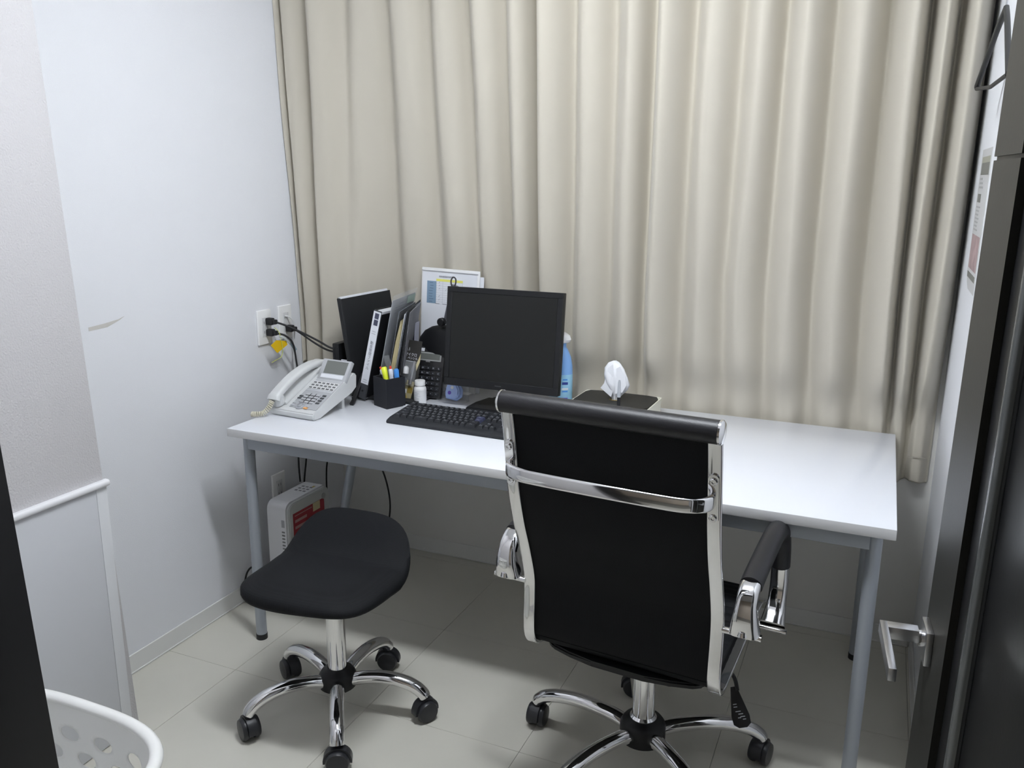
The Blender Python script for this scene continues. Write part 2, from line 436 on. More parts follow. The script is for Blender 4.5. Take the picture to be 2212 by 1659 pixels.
# stitched hem line where the curtain shows beside the desk
bm = bmesh.new(); box(bm, (1.880, 0.7815, 0.635), (0.050, 0.0012, 0.0014)); obj('hem_stitching', bm, mat('stitch', (.42, .39, .33), .8), cur)
rail = tag(bxo('curtain_rail', (0.877, 0.57, 2.36), (2.09, 0.03, 0.03), white_pl), 'white curtain rail above the beige curtain', 'rail')

# ceiling lamp (source of the room light)
cl = thing('ceiling_light', 'rectangular white lamp on the ceiling above the stool and desk', 'lamp', (LX, LY, ZC))
bxo('housing', (0, 0, -0.008), (0.66, 0.26, 0.016), white_pl, cl, bev=0.003)
bxo('diffuser', (0, 0, -0.056), (0.60, 0.12, 0.076), diffuser, cl, bev=0.012)
cl2 = thing('ceiling_light', 'unseen white housing added on the corridor ceiling for the fill light', 'lamp', (1.2, -2.6, ZC))  # housing made up to go with the added corridor fill
bxo('housing', (0, 0, -0.0), (1.05, 0.34, -0.0+0.001), white_pl, cl2)
cl2.location.z = ZC-0.001

# ================================================================== DESK
dk = thing('desk', 'long white desk with grey tube legs in front of the curtain', 'desk', (0, 0, 0))
DW, DD, DH = 1.8146, 0.7742, 0.70
bm = bmesh.new(); box(bm, (DW/2, DD/2, DH-0.0125), (DW, DD, 0.025), 0.0018, seg=2)
for f in bm.faces:
    f.material_index = 0 if f.normal.z > .5 else 1
bm.normal_update()
for f in bm.faces: f.material_index = 0 if f.normal.z > .5 else 1
obj('tabletop', bm, [desk_white, desk_edge], dk)
for (a, b) in (((.050, .040, .6535), (DW-.050, .040, .6535)), ((.065, DD-.06, .6535), (DW-.065, DD-.06, .6535))):
    bm = bmesh.new(); sweep(bm, [a, b], rrect(.022, .042, .004)); obj('rail', bm, leg_grey, dk)
for x in (.040, DW-.040):
    bm = bmesh.new(); sweep(bm, [(x, .065, .657), (x, DD-.07, .657)], rrect(.022, .034, .004)); obj('rail', bm, leg_grey, dk)
def leg(p0, p1, r0=.0165):
    bm = bmesh.new(); sweep(bm, [p0, p1], circ(r0, n=20)); o = obj('leg', bm, leg_grey, dk)
    bm = bmesh.new(); d = (Vector(p0)-Vector(p1)).normalized(); sweep(bm, [Vector(p1)-Vector((0, 0, 0)), Vector(p1)+d*.018], circ(r0+.001, n=20)); obj('foot', bm, rubber, o)
leg((.040, .045, .674), (.040, .045, 0.0))
leg((DW-.040, .045, .674), (DW-.040, .045, 0.0))
leg((.048, .66, .674), (.043, .415, 0.006))
leg((DW-.045, .69, .674), (DW-.045, .69, 0.0))

# ================================================================== CASTERS and five-star bases
def five_star(root, r, angles, hub_r, hub_z0, hub_z1, spin):
    """chrome arched spokes with twin-wheel casters; r = caster radius from centre"""
    bm = bmesh.new()
    lathe(bm, [(0, hub_z0-.006), (hub_r*.55, hub_z0-.006), (hub_r*.8, hub_z0), (hub_r, hub_z0+.008), (hub_r, hub_z1-.016), (hub_r*.86, hub_z1-.005), (hub_r*.62, hub_z1), (hub_r*.55, hub_z1+.006), (0, hub_z1+.006)], 32)
    obj('hub', bm, blk_plastic, root)
    wb = None
    for k, ang in enumerate(angles):
        c, s = math.cos(R(ang)), math.sin(R(ang))
        zc = (hub_z0+hub_z1)/2
        path = [(hub_r*.8, zc-.002), (hub_r+.03, zc+.008), (r*.55, zc+.012), (r*.76, zc+.004), (r*.90, zc-.010), (r*.975, zc-.026), (r*1.0, zc-.036)]
        pts = smoothpath([(q*c, q*s, z) for q, z in path], 6)
        bm = bmesh.new()
        n = len(pts)
        sweep(bm, pts, circ(.0185, .0165, 14), up=(0, 0, 1), scale=[1.0+.06*(1-i/n) for i in range(n)])
        obj('spoke', bm, chrome, root)
        sp = spin[k]
        bm = bmesh.new()
        cyl(bm, .0055, .030, .064, 12, bev=.001)
        KS = 1.16; Mh = Matrix.Scale(KS, 4) @ frame((0, 0, 0), (math.cos(R(sp)), math.sin(R(sp)), 0), (-math.sin(R(sp)), math.cos(R(sp)), 0), (0, 0, 1))
        hp = [(.031*math.cos(R(t)), .026+.031*math.sin(R(t))) for t in range(-8, 189, 14)]
        # hood: arc shell over the two wheels
        inner = [(.021*math.cos(R(t)), .026+.021*math.sin(R(t))) for t in range(188, -9, -14)]
        a = prism(bm, hp+inner, -.010, .010, Mh @ frame((0, 0, 0), (1, 0, 0), (0, 0, 1), (0, -1, 0)))
        cs = obj('caster', bm, caster_m, root); cs.location = (r*c, r*s, 0)
        for sd in (-1, 1):
            bm = bmesh.new()
            lathe(bm, [(0, 0), (.019, 0), (.0245, .002), (.026, .006), (.026, .010), (.023, .0155), (.012, .017), (0, .0175)], 24,
                  Mh @ frame((0, sd*.0045, .026), (1, 0, 0), (0, 0, -sd), (0, sd, 0)))
            obj('wheel', bm, caster_m, cs)

# ------------------------------------------------------------------ stool
st = thing('stool', 'low black mesh saddle stool on a five-caster chrome base, beside the office chair', 'stool', (.486, -.177, 0))
five_star(st, .240, [16, 88, 160, 232, 304], 0.050, .078, .133, [60, 200, 330, 150, 30])
bm = bmesh.new(); cyl(bm, .0250, .125, .375, 28); lathe(bm, [(.027, .118), (.027, .130), (.0235, .133)], 28); obj('column', bm, chrome, st)
bm = bmesh.new(); cyl(bm, .050, .368, .392, 24, bev=.004); box(bm, (0, 0, .385), (.20, .14, .012), .003); obj('seat_mount', bm, blk_plastic, st)
def stool_seat():
    Wd, Lf, Lr, z0, rise, v0, nf, nb, wr, thk = .187, .179, .173, .435, .115, .055, 4.2, 3.3, 1.075, .040
    yaw = .038; dx, dy = .486-.486, -.198+.177
    nu, nrr = 48, 14
    bm = bmesh.new()
    def P(i, r, low=False):
        t = 2*PI*i/(2*nu); c, s = math.cos(t), math.sin(t); n = nf if s < 0 else nb
        m = (abs(c)**n+abs(s)**n)**(-1/n); u = Wd*c*m*r; v = (Lr if s > 0 else Lf)*s*m*r
        if s > 0: u *= 1+(wr-1)*min(1, v/Lr)
        tt = min(1, max(0, (v-v0)/(Lr-v0))); h = z0+rise*tt*tt*(1.6-.6*tt)
        tc = min(1, max(0, (v+.02)/(Lr+.02)))
        h = h if tt > .35 else h  # top profile
        if low:
            z = h-thk-.006*math.sin(3*t+1)*(r**4)*(1 if s < .3 else .3)
        else: z = h-(r**7)*thk*.45-.006*math.cos(u*9)*(1-r)*0
        return (dx+u*math.cos(yaw)-v*math.sin(yaw), dy+u*math.sin(yaw)+v*math.cos(yaw), z)
    rings = []
    top = bm.verts.new(P(0, 0))
    for k in range(1, nrr+1): rings.append([bm.verts.new(P(i, k/nrr)) for i in range(2*nu)])
    for sc, dz in ((1.004, .65), (.985, 1.0)):
        rg = []
        for i in range(2*nu):
            a = Vector(P(i, 1)); b = Vector(P(i, sc, True))
            rg.append(bm.verts.new((b.x, b.y, a.z+(b.z-a.z)*dz)))
        rings.append(rg)
    for k in (9, 5): rings.append([bm.verts.new(P(i, k/nrr, True)) for i in range(2*nu)])
    bot = bm.verts.new(P(0, 0, True))
    m = 2*nu
    for i in range(m):
        bm.faces.new((top, rings[0][i], rings[0][(i+1) % m])); bm.faces.new((bot, rings[-1][(i+1) % m], rings[-1][i]))
    for a, b in zip(rings, rings[1:]):
        for i in range(m): bm.faces.new((a[i], b[i], b[(i+1) % m], a[(i+1) % m]))
    obj('seat', bm, stool_fab, st, angle=80)
stool_seat()

# ------------------------------------------------------------------ office chair
ch = thing('office_chair', 'black office chair with chrome frame and rolled top edge, seen from behind', 'chair', (1.30, -.055, 0), R(-4.9))
five_star(ch, 0.302, [114, 175.5, 247.5, 319.5, 391.5], 0.056, .074, .138, [200, 95, 10, 60, 80])
bm = bmesh.new(); cyl(bm, .0275, .13, .352, 28); lathe(bm, [(.033, .128), (.033, .142), (.0275, .148)], 28); obj('gas_column', bm, chrome, ch)
bm = bmesh.new(); cyl(bm, .033, .342, .362, 24, bev=.003)
box(bm, (0, .02, .366), (.15, .20, .020), .006)
obj('mechanism', bm, blk_plastic, ch)
PROF = [(-.322, .982), (-.309, .93), (-.297, .865), (-.285, .79), (-.262, .71), (-.232, .635), (-.207, .56), (-.203, .50), (-.205, .45), (-.203, .415), (-.188, .385), (-.155, .372), (-.10, .378), (0, .392), (.12, .408), (.20, .410), (.245, .395), (.262, .370)]
PS = smoothpath([(0, y, z) for y, z in PROF], 5)
for sx in (-1, 1):
    bm = bmesh.new(); sweep(bm, [Vector((sx*.2135, p.y, p.z)) for p in PS], rrect(.024, .011, .0035), up=(1, 0, 0))
    # rrect is (side, up): up = X so swap
    bm.free(); bm = bmesh.new(); sweep(bm, [Vector((sx*.2135, p.y, p.z)) for p in PS], rrect(.011, .028, .0035), up=(1, 0, 0))
    obj('side_rail', bm, chrome, ch)
# fabric panels between the rails, slightly forward of / above the rails
def offs(ps, d):
    out = []
    for i, p in enumerate(ps):
        t = (ps[min(i+1, len(ps)-1)]-ps[max(i-1, 0)]).normalized(); nrm = Vector((0, -t.z, t.y))
        out.append(p+nrm*d)
    return out
split = 5*9+2
def panel(name, ps, m, thick, d, rib=0.0):
    c = offs(ps, d); bm = bmesh.new(); n = len(c)
    dense = []
    for a, b in zip(c, c[1:]):
        for k in range(4): dense.append(a.lerp(b, k/4))
    dense.append(c[-1])
    L = 0; rings = []
    for i, p in enumerate(dense):
        if i: L += (dense[i]-dense[i-1]).length
        t = (dense[min(i+1, len(dense)-1)]-dense[max(i-1, 0)]).normalized(); nrm = Vector((0, -t.z, t.y))
        h = thick/2+rib*abs(math.sin(PI*L/.028))**.5
        rings.append([bm.verts.new(Vector((x, 0, 0))+p+nrm*q) for x, q in ((-.202, thick*-.5), (-.202, h*.6), (-.17, h), (.17, h), (.202, h*.6), (.202, thick*-.5))])
    for a, b in zip(rings, rings[1:]):
        for i in range(6): bm.faces.new((a[i], a[(i+1) % 6], b[(i+1) % 6], b[i]))
    bm.faces.new(rings[0]); bm.faces.new(rings[-1])
    return obj(name, bm, m, ch, angle=35)
# forward normal for back section: t points down -> (0,-tz,ty) points +y (forward); for seat t points +y -> +z
panel('backrest', PS[2:split], chair_fab, .012, .0065, .006)
panel('seat', PS[split:], chair_fab, .016, .012, .006)
# padded roll along the top
bm = bmesh.new(); Mr = frame((-.2225, -.322, .985), (0, 1, 0), (0, 0, 1), (1, 0, 0))
cyl(bm, .0225, 0, .445, 28, Mr, bev=.002); obj('top_roll', bm, blk_leather, ch)
for sx in (-1, 1):
    bm = bmesh.new(); lathe(bm, [(.0236, 0), (.0236, .004), (.020, .007), (0, .008)], 28, frame((sx*.2215, -.322, .985), (0, 1, 0), (0, 0, sx), (sx, 0, 0))); obj('end_cap', bm, chrome, ch)
# curved chrome brace behind the back
zb_ = .846
pth = smoothpath([(-.210, -.300, zb_), (-.2095, -.316, zb_), (-.200, -.333, zb_), (-.176, -.347, zb_), (-.13, -.353, zb_), (0, -.355, zb_), (.13, -.353, zb_), (.176, -.347, zb_), (.200, -.333, zb_), (.2095, -.316, zb_), (.210, -.300, zb_)], 6)
bm = bmesh.new(); sweep(bm, pth, rrect(.012, .030, .0055), up=(0, 0, 1)); obj('back_brace', bm, chrome, ch)
for sx in (-1, 1):
    bm = bmesh.new()
    Mp = frame((sx*.2135, -.3015, .85), (1, 0, 0), Vector((0, -.15, 1)), Vector((0, -1, -.15)))
    o_ = [(.010*math.cos(R(a)), (.042 if math.sin(R(a)) > 0 else -.042)*1+.010*math.sin(R(a))) for a in list(range(0, 181, 20))+list(range(180, 361, 20))]
    prism(bm, o_, 0, .004, Mp)
    pl = obj('brace_plate', bm, chrome, ch)
    for dz in (-.038, .038):
        bm = bmesh.new(); lathe(bm, [(.0075, 0), (.0075, .002), (.006, .0035), (.0035, .0035), (.003, .0015), (0, .0015)], 16, Mp @ Matrix.Translation((0, dz, .004))); obj('bolt', bm, chrome, pl)
# arms
for sx in (-1, 1):
    X = sx*.268
    path = smoothpath([(X, -.205, .548), (X, -.212, .580), (X, -.206, .612), (X, -.178, .634), (X, -.10, .648), (X, .02, .662), (X, .085, .655), (X, .125, .618), (X, .145, .555), (X, .150, .49), (X, .135, .44), (X, .105, .408)], 6)
    arm = bmesh.new()
    n = len(path)
    scl = []
    for i in range(n):
        t = i/(n-1); scl.append(1.08+.50*max(0, 1-t/.16)+.45*max(0, (t-.88)/.12))
    sweep(arm, path, rrect(.028, .038, .010, 4), up=(1, 0, 0), scale=scl)
    ao = obj('armrest', arm, chrome, ch)
    k0, k1 = int(n*.27), int(n*.76)
    bm = bmesh.new(); sub = path[k0:k1]
    sweep(bm, sub, circ(.0225, .0225, 20), up=(1, 0, 0)); obj('arm_pad', bm, blk_leather, ao)
    # feet that bolt on to the frame
    bm = bmesh.new(); sweep(bm, [(sx*.224, -.205, .540), (sx*.302, -.205, .540)], rrect(.016, .012, .005)); lathe(bm, [(.0, .0), (.011, 0), (.009, .010), (0, .014)], 14, Matrix.Translation((X, -.222, .546)))
    obj('arm_foot', bm, chrome, ao)
    bm = bmesh.new(); sweep(bm, [(sx*.222, .100, .402), (sx*.302, .100, .402)], rrect(.016, .012, .005)); obj('arm_foot', bm, chrome, ao)
# seat tray under the seat
bm = bmesh.new()
pp = [(-.165, -.178), (-.182, -.165), (-.192, -.13), (-.192, .18), (.192, .18), (.192, -.13), (.182, -.165), (.165, -.178), (.12, -.192), (.06, -.199), (-.06, -.199), (-.12, -.192)]
prism(bm, pp, .366, .380); bmesh.ops.bevel(bm, geom=bm.edges[:], offset=.004, segments=2, affect='EDGES')
obj('seat_tray', bm, blk_plastic, ch)
for x, y in ((-.11, -.17), (.11, -.17)):
    bm = bmesh.new(); cyl(bm, .012, .359, .368, 14, Matrix.Translation((x, y, 0)), bev=.002); obj('tray_bolt', bm, blk_plastic, ch)
# height lever with paddle
tube('height_lever', [(.08, .0, .362), (.17, -.01, .352), (.215, -.030, .335), (.230, -.042, .308)], .0045, blk_plastic, ch)
bm = bmesh.new()
Ml = Matrix.Identity(4) @ frame((.236, -.045, .268), (1, .35, .30), (-.40, .25, 1), (.30, -1, .35))
prism(bm, [(-.007, .045), (.007, .045), (.020, -.018), (.019, -.034), (.009, -.042), (-.009, -.042), (-.019, -.034), (-.020, -.018)], -.006, .006, Ml)
pd = obj('lever_paddle', bm, blk_plastic, ch)
for k, (x0, x1, y) in enumerate([(-.010, -.003, .010), (-.010, -.003, .004), (-.008, .002, -.006), (-.003, .006, -.012), (.0, .009, -.018), (.004, .010, -.024), (-.006, .0, -.020)]):
    bm = bmesh.new(); box(bm, ((x0+x1)/2, y, .0063), ((x1-x0)*1.15, .0017, .0004), M=Ml); obj('print_mark', bm, key_print, pd)

# ================================================================== KEYBOARD
ZT = 0.70
kb = thing('keyboard', 'full size black keyboard lying in front of the monitor', 'keyboard', (.392, .245, ZT), R(-1.4))
KW, KD = .455, .168
bm = bmesh.new()
side = [(0, .0), (0, .007), (.006, .011), (.030, .013), (.135, .024), (.150, .028), (KD, .026), (KD, .0)]
a = [bm.verts.new((0.004 if y < .01 else 0, y, z)) for y, z in side]; b = [bm.verts.new((KW-(.004 if y < .01 else 0), y, z)) for y, z in side]; n = len(side)
bm.faces.new(a); bm.faces.new(b)
for i in range(n): bm.faces.new((a[i], a[(i+1) % n], b[(i+1) % n], b[i]))
bmesh.ops.bevel(bm, geom=bm.edges[:], offset=.0018, segments=2, affect='EDGES')
obj('case', bm, blk_kb, kb)
P_ = .0187
slope = math.atan2(.024-.013, .105)
keymesh = {}
def key_mesh(w, tall=1.0):
    k = (round(w, 2), tall)
    if k in keymesh: return keymesh[k]
    bm = bmesh.new(); wx = P_*w-.0012; wy = P_*tall-.0012
    lo = [bm.verts.new((sx*wx/2, sy*wy/2, 0)) for sx, sy in ((-1, -1), (1, -1), (1, 1), (-1, 1))]
    hi = [bm.verts.new((sx*(wx/2-.0026), sy*(wy/2-.0024)+.0008, .0085)) for sx, sy in ((-1, -1), (1, -1), (1, 1), (-1, 1))]
    bm.faces.new(hi); bm.faces.new(lo)
    for i in range(4): bm.faces.new((lo[i], lo[(i+1) % 4], hi[(i+1) % 4], hi[i]))
    bmesh.ops.bevel(bm, geom=[e for e in bm.edges if all(v.co.z > .004 for v in e.verts)], offset=.0008, segments=1, affect='EDGES')
    if w < 4:
        for mx, my, l, h in ((-.0030, .0030, .0028, .0016), (-.0030, -.0020, .0024, .0016), (.0022, -.0022, .0026, .0018)):
            fs = box(bm, (mx, my, .00865), (l, h*.55, .0003))
            for f in bm.faces:
                if all(v.co.z > .00845 and v in fs for v in f.verts): f.material_index = 1
    me = bpy.data.meshes.new('key'); bmesh.ops.recalc_face_normals(bm, faces=bm.faces[:]); bm.to_mesh(me); bm.free()
    me.materials.append(blk_key); me.materials.append(key_print)
    keymesh[k] = me; return me
blue_key = mat('navy_key', (0.045, 0.05, 0.10), 0.42)
def put_key(x, row, w, tall=1.0, m=None):
    y = .031+P_*(row+tall/2)+(.006 if row >= 5 else 0)
    z = .0125+(y-.030)*math.tan(slope)
    o = bpy.data.objects.new('key', key_mesh(w, tall)); COL.objects.link(o); o.parent = kb
    o.location = (x+P_*w/2, y, z); o.rotation_euler = (slope+(row-2)*.02, 0, 0)
    if m:
        o.data = o.data.copy(); o.data.materials[0] = m; o['label'] = 'dark blue enter key'
x0 = .010
rows = [[1.25, 1.25, 1.25, 2.5, 1.25, 1.25, 1.25, 1, 1, 1, 1.75], [2.25]+[1]*11+[1.75], [1.75]+[1]*12, [1.5]+[1]*12, [1]*14+[1]]
for r, ws in enumerate(rows):
    x = x0
    sc_ = 15*P_/(sum(ws)*P_) if r in (0, 1, 4) else 1
    for w in ws:
        put_key(x, r, w*(15/sum(ws) if r in (0, 1, 4) else 1)); x += P_*w*(15/sum(ws) if r in (0, 1, 4) else 1)
    if r == 2: put_key(x, r, 15-sum(ws), 1, blue_key)
    if r == 3: put_key(x, r, 15-sum(ws), 1, blue_key)
x = x0; put_key(x, 5, 1)
for g in range(3):
    for k in range(4): put_key(x0+P_*(1.9+g*4.45+k), 5, 1)
xn = x0+15*P_+.007
for r in (5, 4, 3):
    for k in range(3): put_key(xn+k*P_, r, 1)
for k in range(3): put_key(xn+k*P_, 0, 1)
put_key(xn+P_, 1, 1)
xp = xn+3*P_+.007
for r in (4, 3, 2, 1):
    for k in range(3): put_key(xp+k*P_, r, 1)
put_key(xp, 0, 2); put_key(xp+2*P_, 0, 1); put_key(xp+3*P_, 4, 1); put_key(xp+3*P_, 2, 1, 2); put_key(xp+3*P_, 0, 1, 2)

# ================================================================== MONITOR
mo = thing('monitor', 'black square-format monitor standing on the desk behind the keyboard', 'monitor', (.665, .51, ZT))
tl = R(-6.5)
Mm = Matrix.Translation((0, 0, .2325)) @ Matrix.Rotation(tl, 4, 'X')
MW, MH = .392, .315
bm = bmesh.new()
box(bm, (0, .028, 0), (MW-.05, .030, MH-.05), .012, Mm, 3)
box(bm, (0, .004, 0), (MW, .024, MH), .0025, Mm, 2)
obj('housing', bm, blk_plastic, mo)
bm = bmesh.new()
bw = .017
for c, s in (((0, -.0095, MH/2-bw/2), (MW, .005, bw)), ((0, -.0095, -MH/2+.0125), (MW, .005, .025)), ((-MW/2+bw/2, -.0095, .004), (bw, .005, MH-.042)), ((MW/2-bw/2, -.0095, .004), (bw, .005, MH-.042))):
    box(bm, c, s, .0008, Mm, 1)
obj('bezel', bm, blk_plastic, mo)
bm = bmesh.new(); box(bm, (0, -.0095, .004), (MW-2*bw-.0012, .0022, MH-.0432), 0, Mm); obj('screen', bm, mat('screen_off', (.010, .0105, .010), .34, spec=.4), mo)
bm = bmesh.new(); box(bm, (0, .055, .12), (.07, .030, .19), .006); box(bm, (0, .045, .20), (.10, .025, .06), .005); obj('stand_neck', bm, blk_plastic, mo)
bm = bmesh.new(); prism(bm, [(-.125, -.02), (-.110, .055), (.11, .055), (.125, -.02), (.125, -.09), (-.125, -.09)], 0, .012)
bmesh.ops.bevel(bm, geom=bm.edges[:], offset=.003, segments=2, affect='EDGES')
ob_ = obj('stand_base', bm, blk_plastic, mo); ob_.location = (.01, .055, 0)
bm = bmesh.new(); box(bm, (-.004, -.0123, -MH/2+.0125), (.022, .0004, .0028), 0, Mm); obj('badge', bm, mat('badge_grey', (.06, .06, .065), .4), mo)
tag(tube('monitor_cable', [(.62, .60, .705), (.575, .625, .704), (.59, .66, .704), (.66, .67, .705), (.69, .65, .72), (.672, .60, .76)], .0035, rubber), 'black cable lying on the desk behind the monitor', 'cable')

# ================================================================== PHONE
ph = thing('desk_phone', 'light grey office telephone on the left end of the desk', 'telephone', (.012, .178, ZT), R(-4))
bm = bmesh.new()
sd = [(0.0, .002), (0.0, .020), (.012, .028), (.155, .092), (.205, .112), (.218, .104), (.215, .062), (.19, .050), (.03, .0)]
a = [bm.verts.new((0.003, y, z)) for y, z in sd]; b = [bm.verts.new((.178, y, z)) for y, z in sd]; n = len(sd)
bm.faces.new(a); bm.faces.new(b)
for i in range(n): bm.faces.new((a[i], a[(i+1) % n], b[(i+1) % n], b[i]))
bmesh.ops.bevel(bm, geom=bm.edges[:], offset=.0035, segments=2, affect='EDGES')
obj('body', bm, phone_m, ph)
# deck plane frame: origin at deck front, y axis up the slope
dv = Vector((0, .143, .064)).normalized(); dn = Vector((0, -dv.z, dv.y))
Md = frame((0, .012, .0283), (1, 0, 0), dv, dn)
bm = bmesh.new(); box(bm, (.1225, .079, .0006), (.106, .150, .0016), .0006, Md, 1); obj('faceplate', bm, phone_face, ph)
bm = bmesh.new(); box(bm, (.1225, .121, .0012), (.104, .062, .0016), .0006, Md, 1); obj('upper_plate', bm, phone_bez, ph)
# tilting lcd unit
lv = Vector((0, .036, .052)).normalized(); ln = Vector((0, -lv.z, lv.y))
Ml_ = frame((.1215, .156, .0905), (1, 0, 0), lv, ln)
bm = bmesh.new(); box(bm, (0, .035, -.006), (.114, .074, .016), .003, Ml_, 2); lo = obj('display_unit', bm, phone_bez, ph)
bm = bmesh.new(); box(bm, (.004, .044, .0022), (.086, .044, .0010), .0004, Ml_, 1); obj('display', bm, lcd_m, lo)
bm = bmesh.new(); box(bm, (.0, .0125, .0024), (.088, .0125, .0008), .0, Ml_, 1); obj('paper_strip', bm, white_paper, lo)
bm = bmesh.new(); box(bm, (.025, .073, .0024), (.022, .004, .0010), .0, Ml_, 1); obj('lamp_strip', bm, chrome_soft, lo)
def deck_key(name, x, y, w, h, t, m, bev=.0006, z=.0012):
    bm = bmesh.new(); box(bm, (x, y, z+t/2), (w, h, t), bev, Md, 1); return obj(name, bm, m, ph)
for r in range(3):
    for c in range(6):
        deck_key('key_cap', .0805+c*.0168, .1055+r*.0135, .0145, .0115, .0020, white_pl, z=.002)
        deck_key('key_lens', .0805+c*.0168, .1045+r*.0135, .0112, .0055, .0026, dkey, z=.0022)
for r in range(4):
    for c in range(3):
        deck_key('number_key', .096+c*.0195, .034+r*.0125, .0155, .0090, .0028, gkey)
for c in range(2):
    deck_key('key_gap', .1057+c*.0195, .053, .0035, .050, .0010, blk_matte, 0)
for r in range(3): deck_key('key_gap', .1155, .0402+r*.0125, .056, .0022, .0009, blk_matte, 0)
for r in range(4): deck_key('function_key', .158, .036+r*.0125, .0135, .0072, .0026, dkey)
for r in range(2): deck_key('function_key', .0775, .048+r*.0105, .0135, .0065, .0026, dkey)
for r in range(2): deck_key('function_key', .0765, .012+r*.0125, .0120, .0060, .0022, gkey)
deck_key('function_key', .1370, .015, .0100, .0060, .0022, gkey)
oo = deck_key('speaker_key', .1330, .004+.002, .0150, .0075, .0026, orange_m); oo['label'] = 'orange key'
bm = bmesh.new(); lathe(bm, [(.0155, .0012), (.0155, .0028), (.0135, .0034), (.009, .0030), (.0085, .0042), (0, .0052)], 24, Md @ Matrix.Translation((.106, .0140, 0))); obj('dial_ring', bm, chrome_soft, ph)
# handset
hs = [(.028, -.006, .050), (.028, .004, .064), (.030, .040, .087), (.030, .085, .108), (.030, .130, .122), (.030, .175, .129), (.031, .212, .128), (.031, .232, .121)]
hp_ = smoothpath(hs, 5); n = len(hp_)
bm = bmesh.new(); sc = []
for i in range(n):
    t = i/(n-1); sc.append(1.0 if .14 < t < .82 else 1.12)
sweep(bm, hp_, rrect(.040, .022, .0095, 4), up=(0, -.4, 1), scale=sc)
# ear and mouth pieces
lathe(bm, [(0, -.020), (.019, -.020), (.021, -.014), (.021, .004), (.016, .010), (0, .012)], 20, frame((.031, .218, .118), (1, 0, 0), (0, .92, -.15), (0, .3, 1)))
lathe(bm, [(0, -.018), (.019, -.018), (.021, -.012), (.020, .008), (.014, .012), (0, .014)], 20, frame((.028, .012, .052), (1, 0, 0), (0, .8, .5), (0, -.45, 1)))
obj('handset', bm, phone_m, ph, angle=50)
bm = bmesh.new(); box(bm, (.03, .11, .004), (.05, .20, .012), .004, Md, 2); obj('cradle', bm, phone_m, ph)
# rear legs
for x in (.03, .150):
    bm = bmesh.new(); box(bm, (x, .165, .024), (.022, .014, .050), .002, Matrix.Translation((0, 0, 0)) @ Matrix.Rotation(R(0), 4, 'X')); obj('foot', bm, phone_m, ph)
# coiled cord (part of the phone)
axis = smoothpath([(.026, -.012, .048), (.022, -.022, .030), (.010, -.034, .013), (-.006, -.048, .0105), (-.020, -.054, .0105)], 14)
pts = []
T = 10; n = len(axis)
tot = 16*12
for k in range(tot+1):
    f_ = k/tot*(n-1); i = min(int(f_), n-2); p = axis[i].lerp(axis[i+1], f_-i); t = (axis[i+1]-axis[i]).normalized()
    s1 = t.cross(Vector((0, 0, 1))).normalized(); s2 = s1.cross(t)
    an = 2*PI*k/12; pts.append(p+(s1*math.cos(an)+s2*math.sin(an))*.0068)
bm = bmesh.new(); sweep(bm, pts, circ(.0022, n=6)); obj('coiled_cord', bm, cream_m, ph)

# ================================================================== FILES between the phone and the calculator
def slab(name, p, lean, depthdir, h, d, t, m, parent=None, bev=.0008):
    """upright sheet-like slab: p = bottom front-left corner, lean = (dx,dy) of the top per metre, depthdir = unit vector backwards, t thickness toward +x"""
    zv = Vector((lean[0], lean[1], 1)).normalized(); yv = Vector((*depthdir, 0)).normalized()
    xv = yv.cross(zv).normalized(); yv = zv.cross(xv)
    M = frame(p, xv, yv, zv)
    bm = bmesh.new(); box(bm, (t/2, d/2, h/2), (t, d, h), bev, M, 1)
    return obj(name, bm, m, parent), M
z0 = ZT+.012
rk = thing('file_rack', 'low black wire file rack under the leaning folders', 'rack', (0, 0, ZT))
bm = bmesh.new(); box(bm, (.255, .565, .0085), (.25, .215, .006), .001); obj('base_plate', bm, blk_matte, rk)
for x in (.145, .370): tube('rod', [(x, .45, .004), (x, .46, .0045), (x, .67, .0045)], .004, blk_plastic, rk)
bm = bmesh.new(); sweep(bm, smoothpath([(.172, .470, .085), (.178, .430, .045), (.186, .385, .012), (.187, .372, .0045)]), rrect(.013, .009, .002)); obj('foot', bm, blk_plastic, rk)
# black display book leaning to the left
db = thing('display_book', 'tall black clear-file book leaning towards the power adapter, white pages showing at its top', 'folder', (0, 0, 0))
sb_, Mb = slab('cover', (.150, .455, z0), (-.150, .0), (.20, .95), .325, .235, .003, blk_matte, db)
slab('cover', (.137, .457, z0), (-.150, .0), (.20, .95), .327, .236, .002, blk_matte, db)
slab('pages', (.1395, .461, z0), (-.150, .0), (.20, .95), .330, .224, .010, white_paper, db)
slab('spine', (.137, .4535, z0), (-.150, .0), (.20, .95), .3255, .003, .016, blk_matte, db)
# ring binder
rb = thing('ring_binder', 'black ring binder with white lettered spine label', 'folder', (0, 0, 0))
pB = (.170, .436, z0)
lean = (.235, .02)
slab('cover', pB, lean, (.0, 1), .307, .215, .003, blk_plastic, rb)
slab('cover', (pB[0]+.027, pB[1], z0), lean, (.0, 1), .290, .215, .003, blk_plastic, rb)
_, MB = slab('spine', pB, lean, (.0, 1), .307, .003, .030, mat('spine_grey', (.055, .058, .065), .45), rb)
slab('pages', (pB[0]+.005, pB[1]+.012, z0), lean, (.0, 1), .303, .195, .0215, mat('paper_grey', (.62, .63, .66), .7), rb)
bm = bmesh.new(); box(bm, (.015, -.0007, .178), (.0275, .0010, .250), 0, MB); lb = obj('spine_label', bm, white_paper, rb)
for zz in (.288, .266):
    bm = bmesh.new(); box(bm, (.0155, -.0014, zz), (.015, .0006, .019), 0, MB); obj('square_mark', bm, mat('slate_print', (.07, .075, .12), .6), lb)
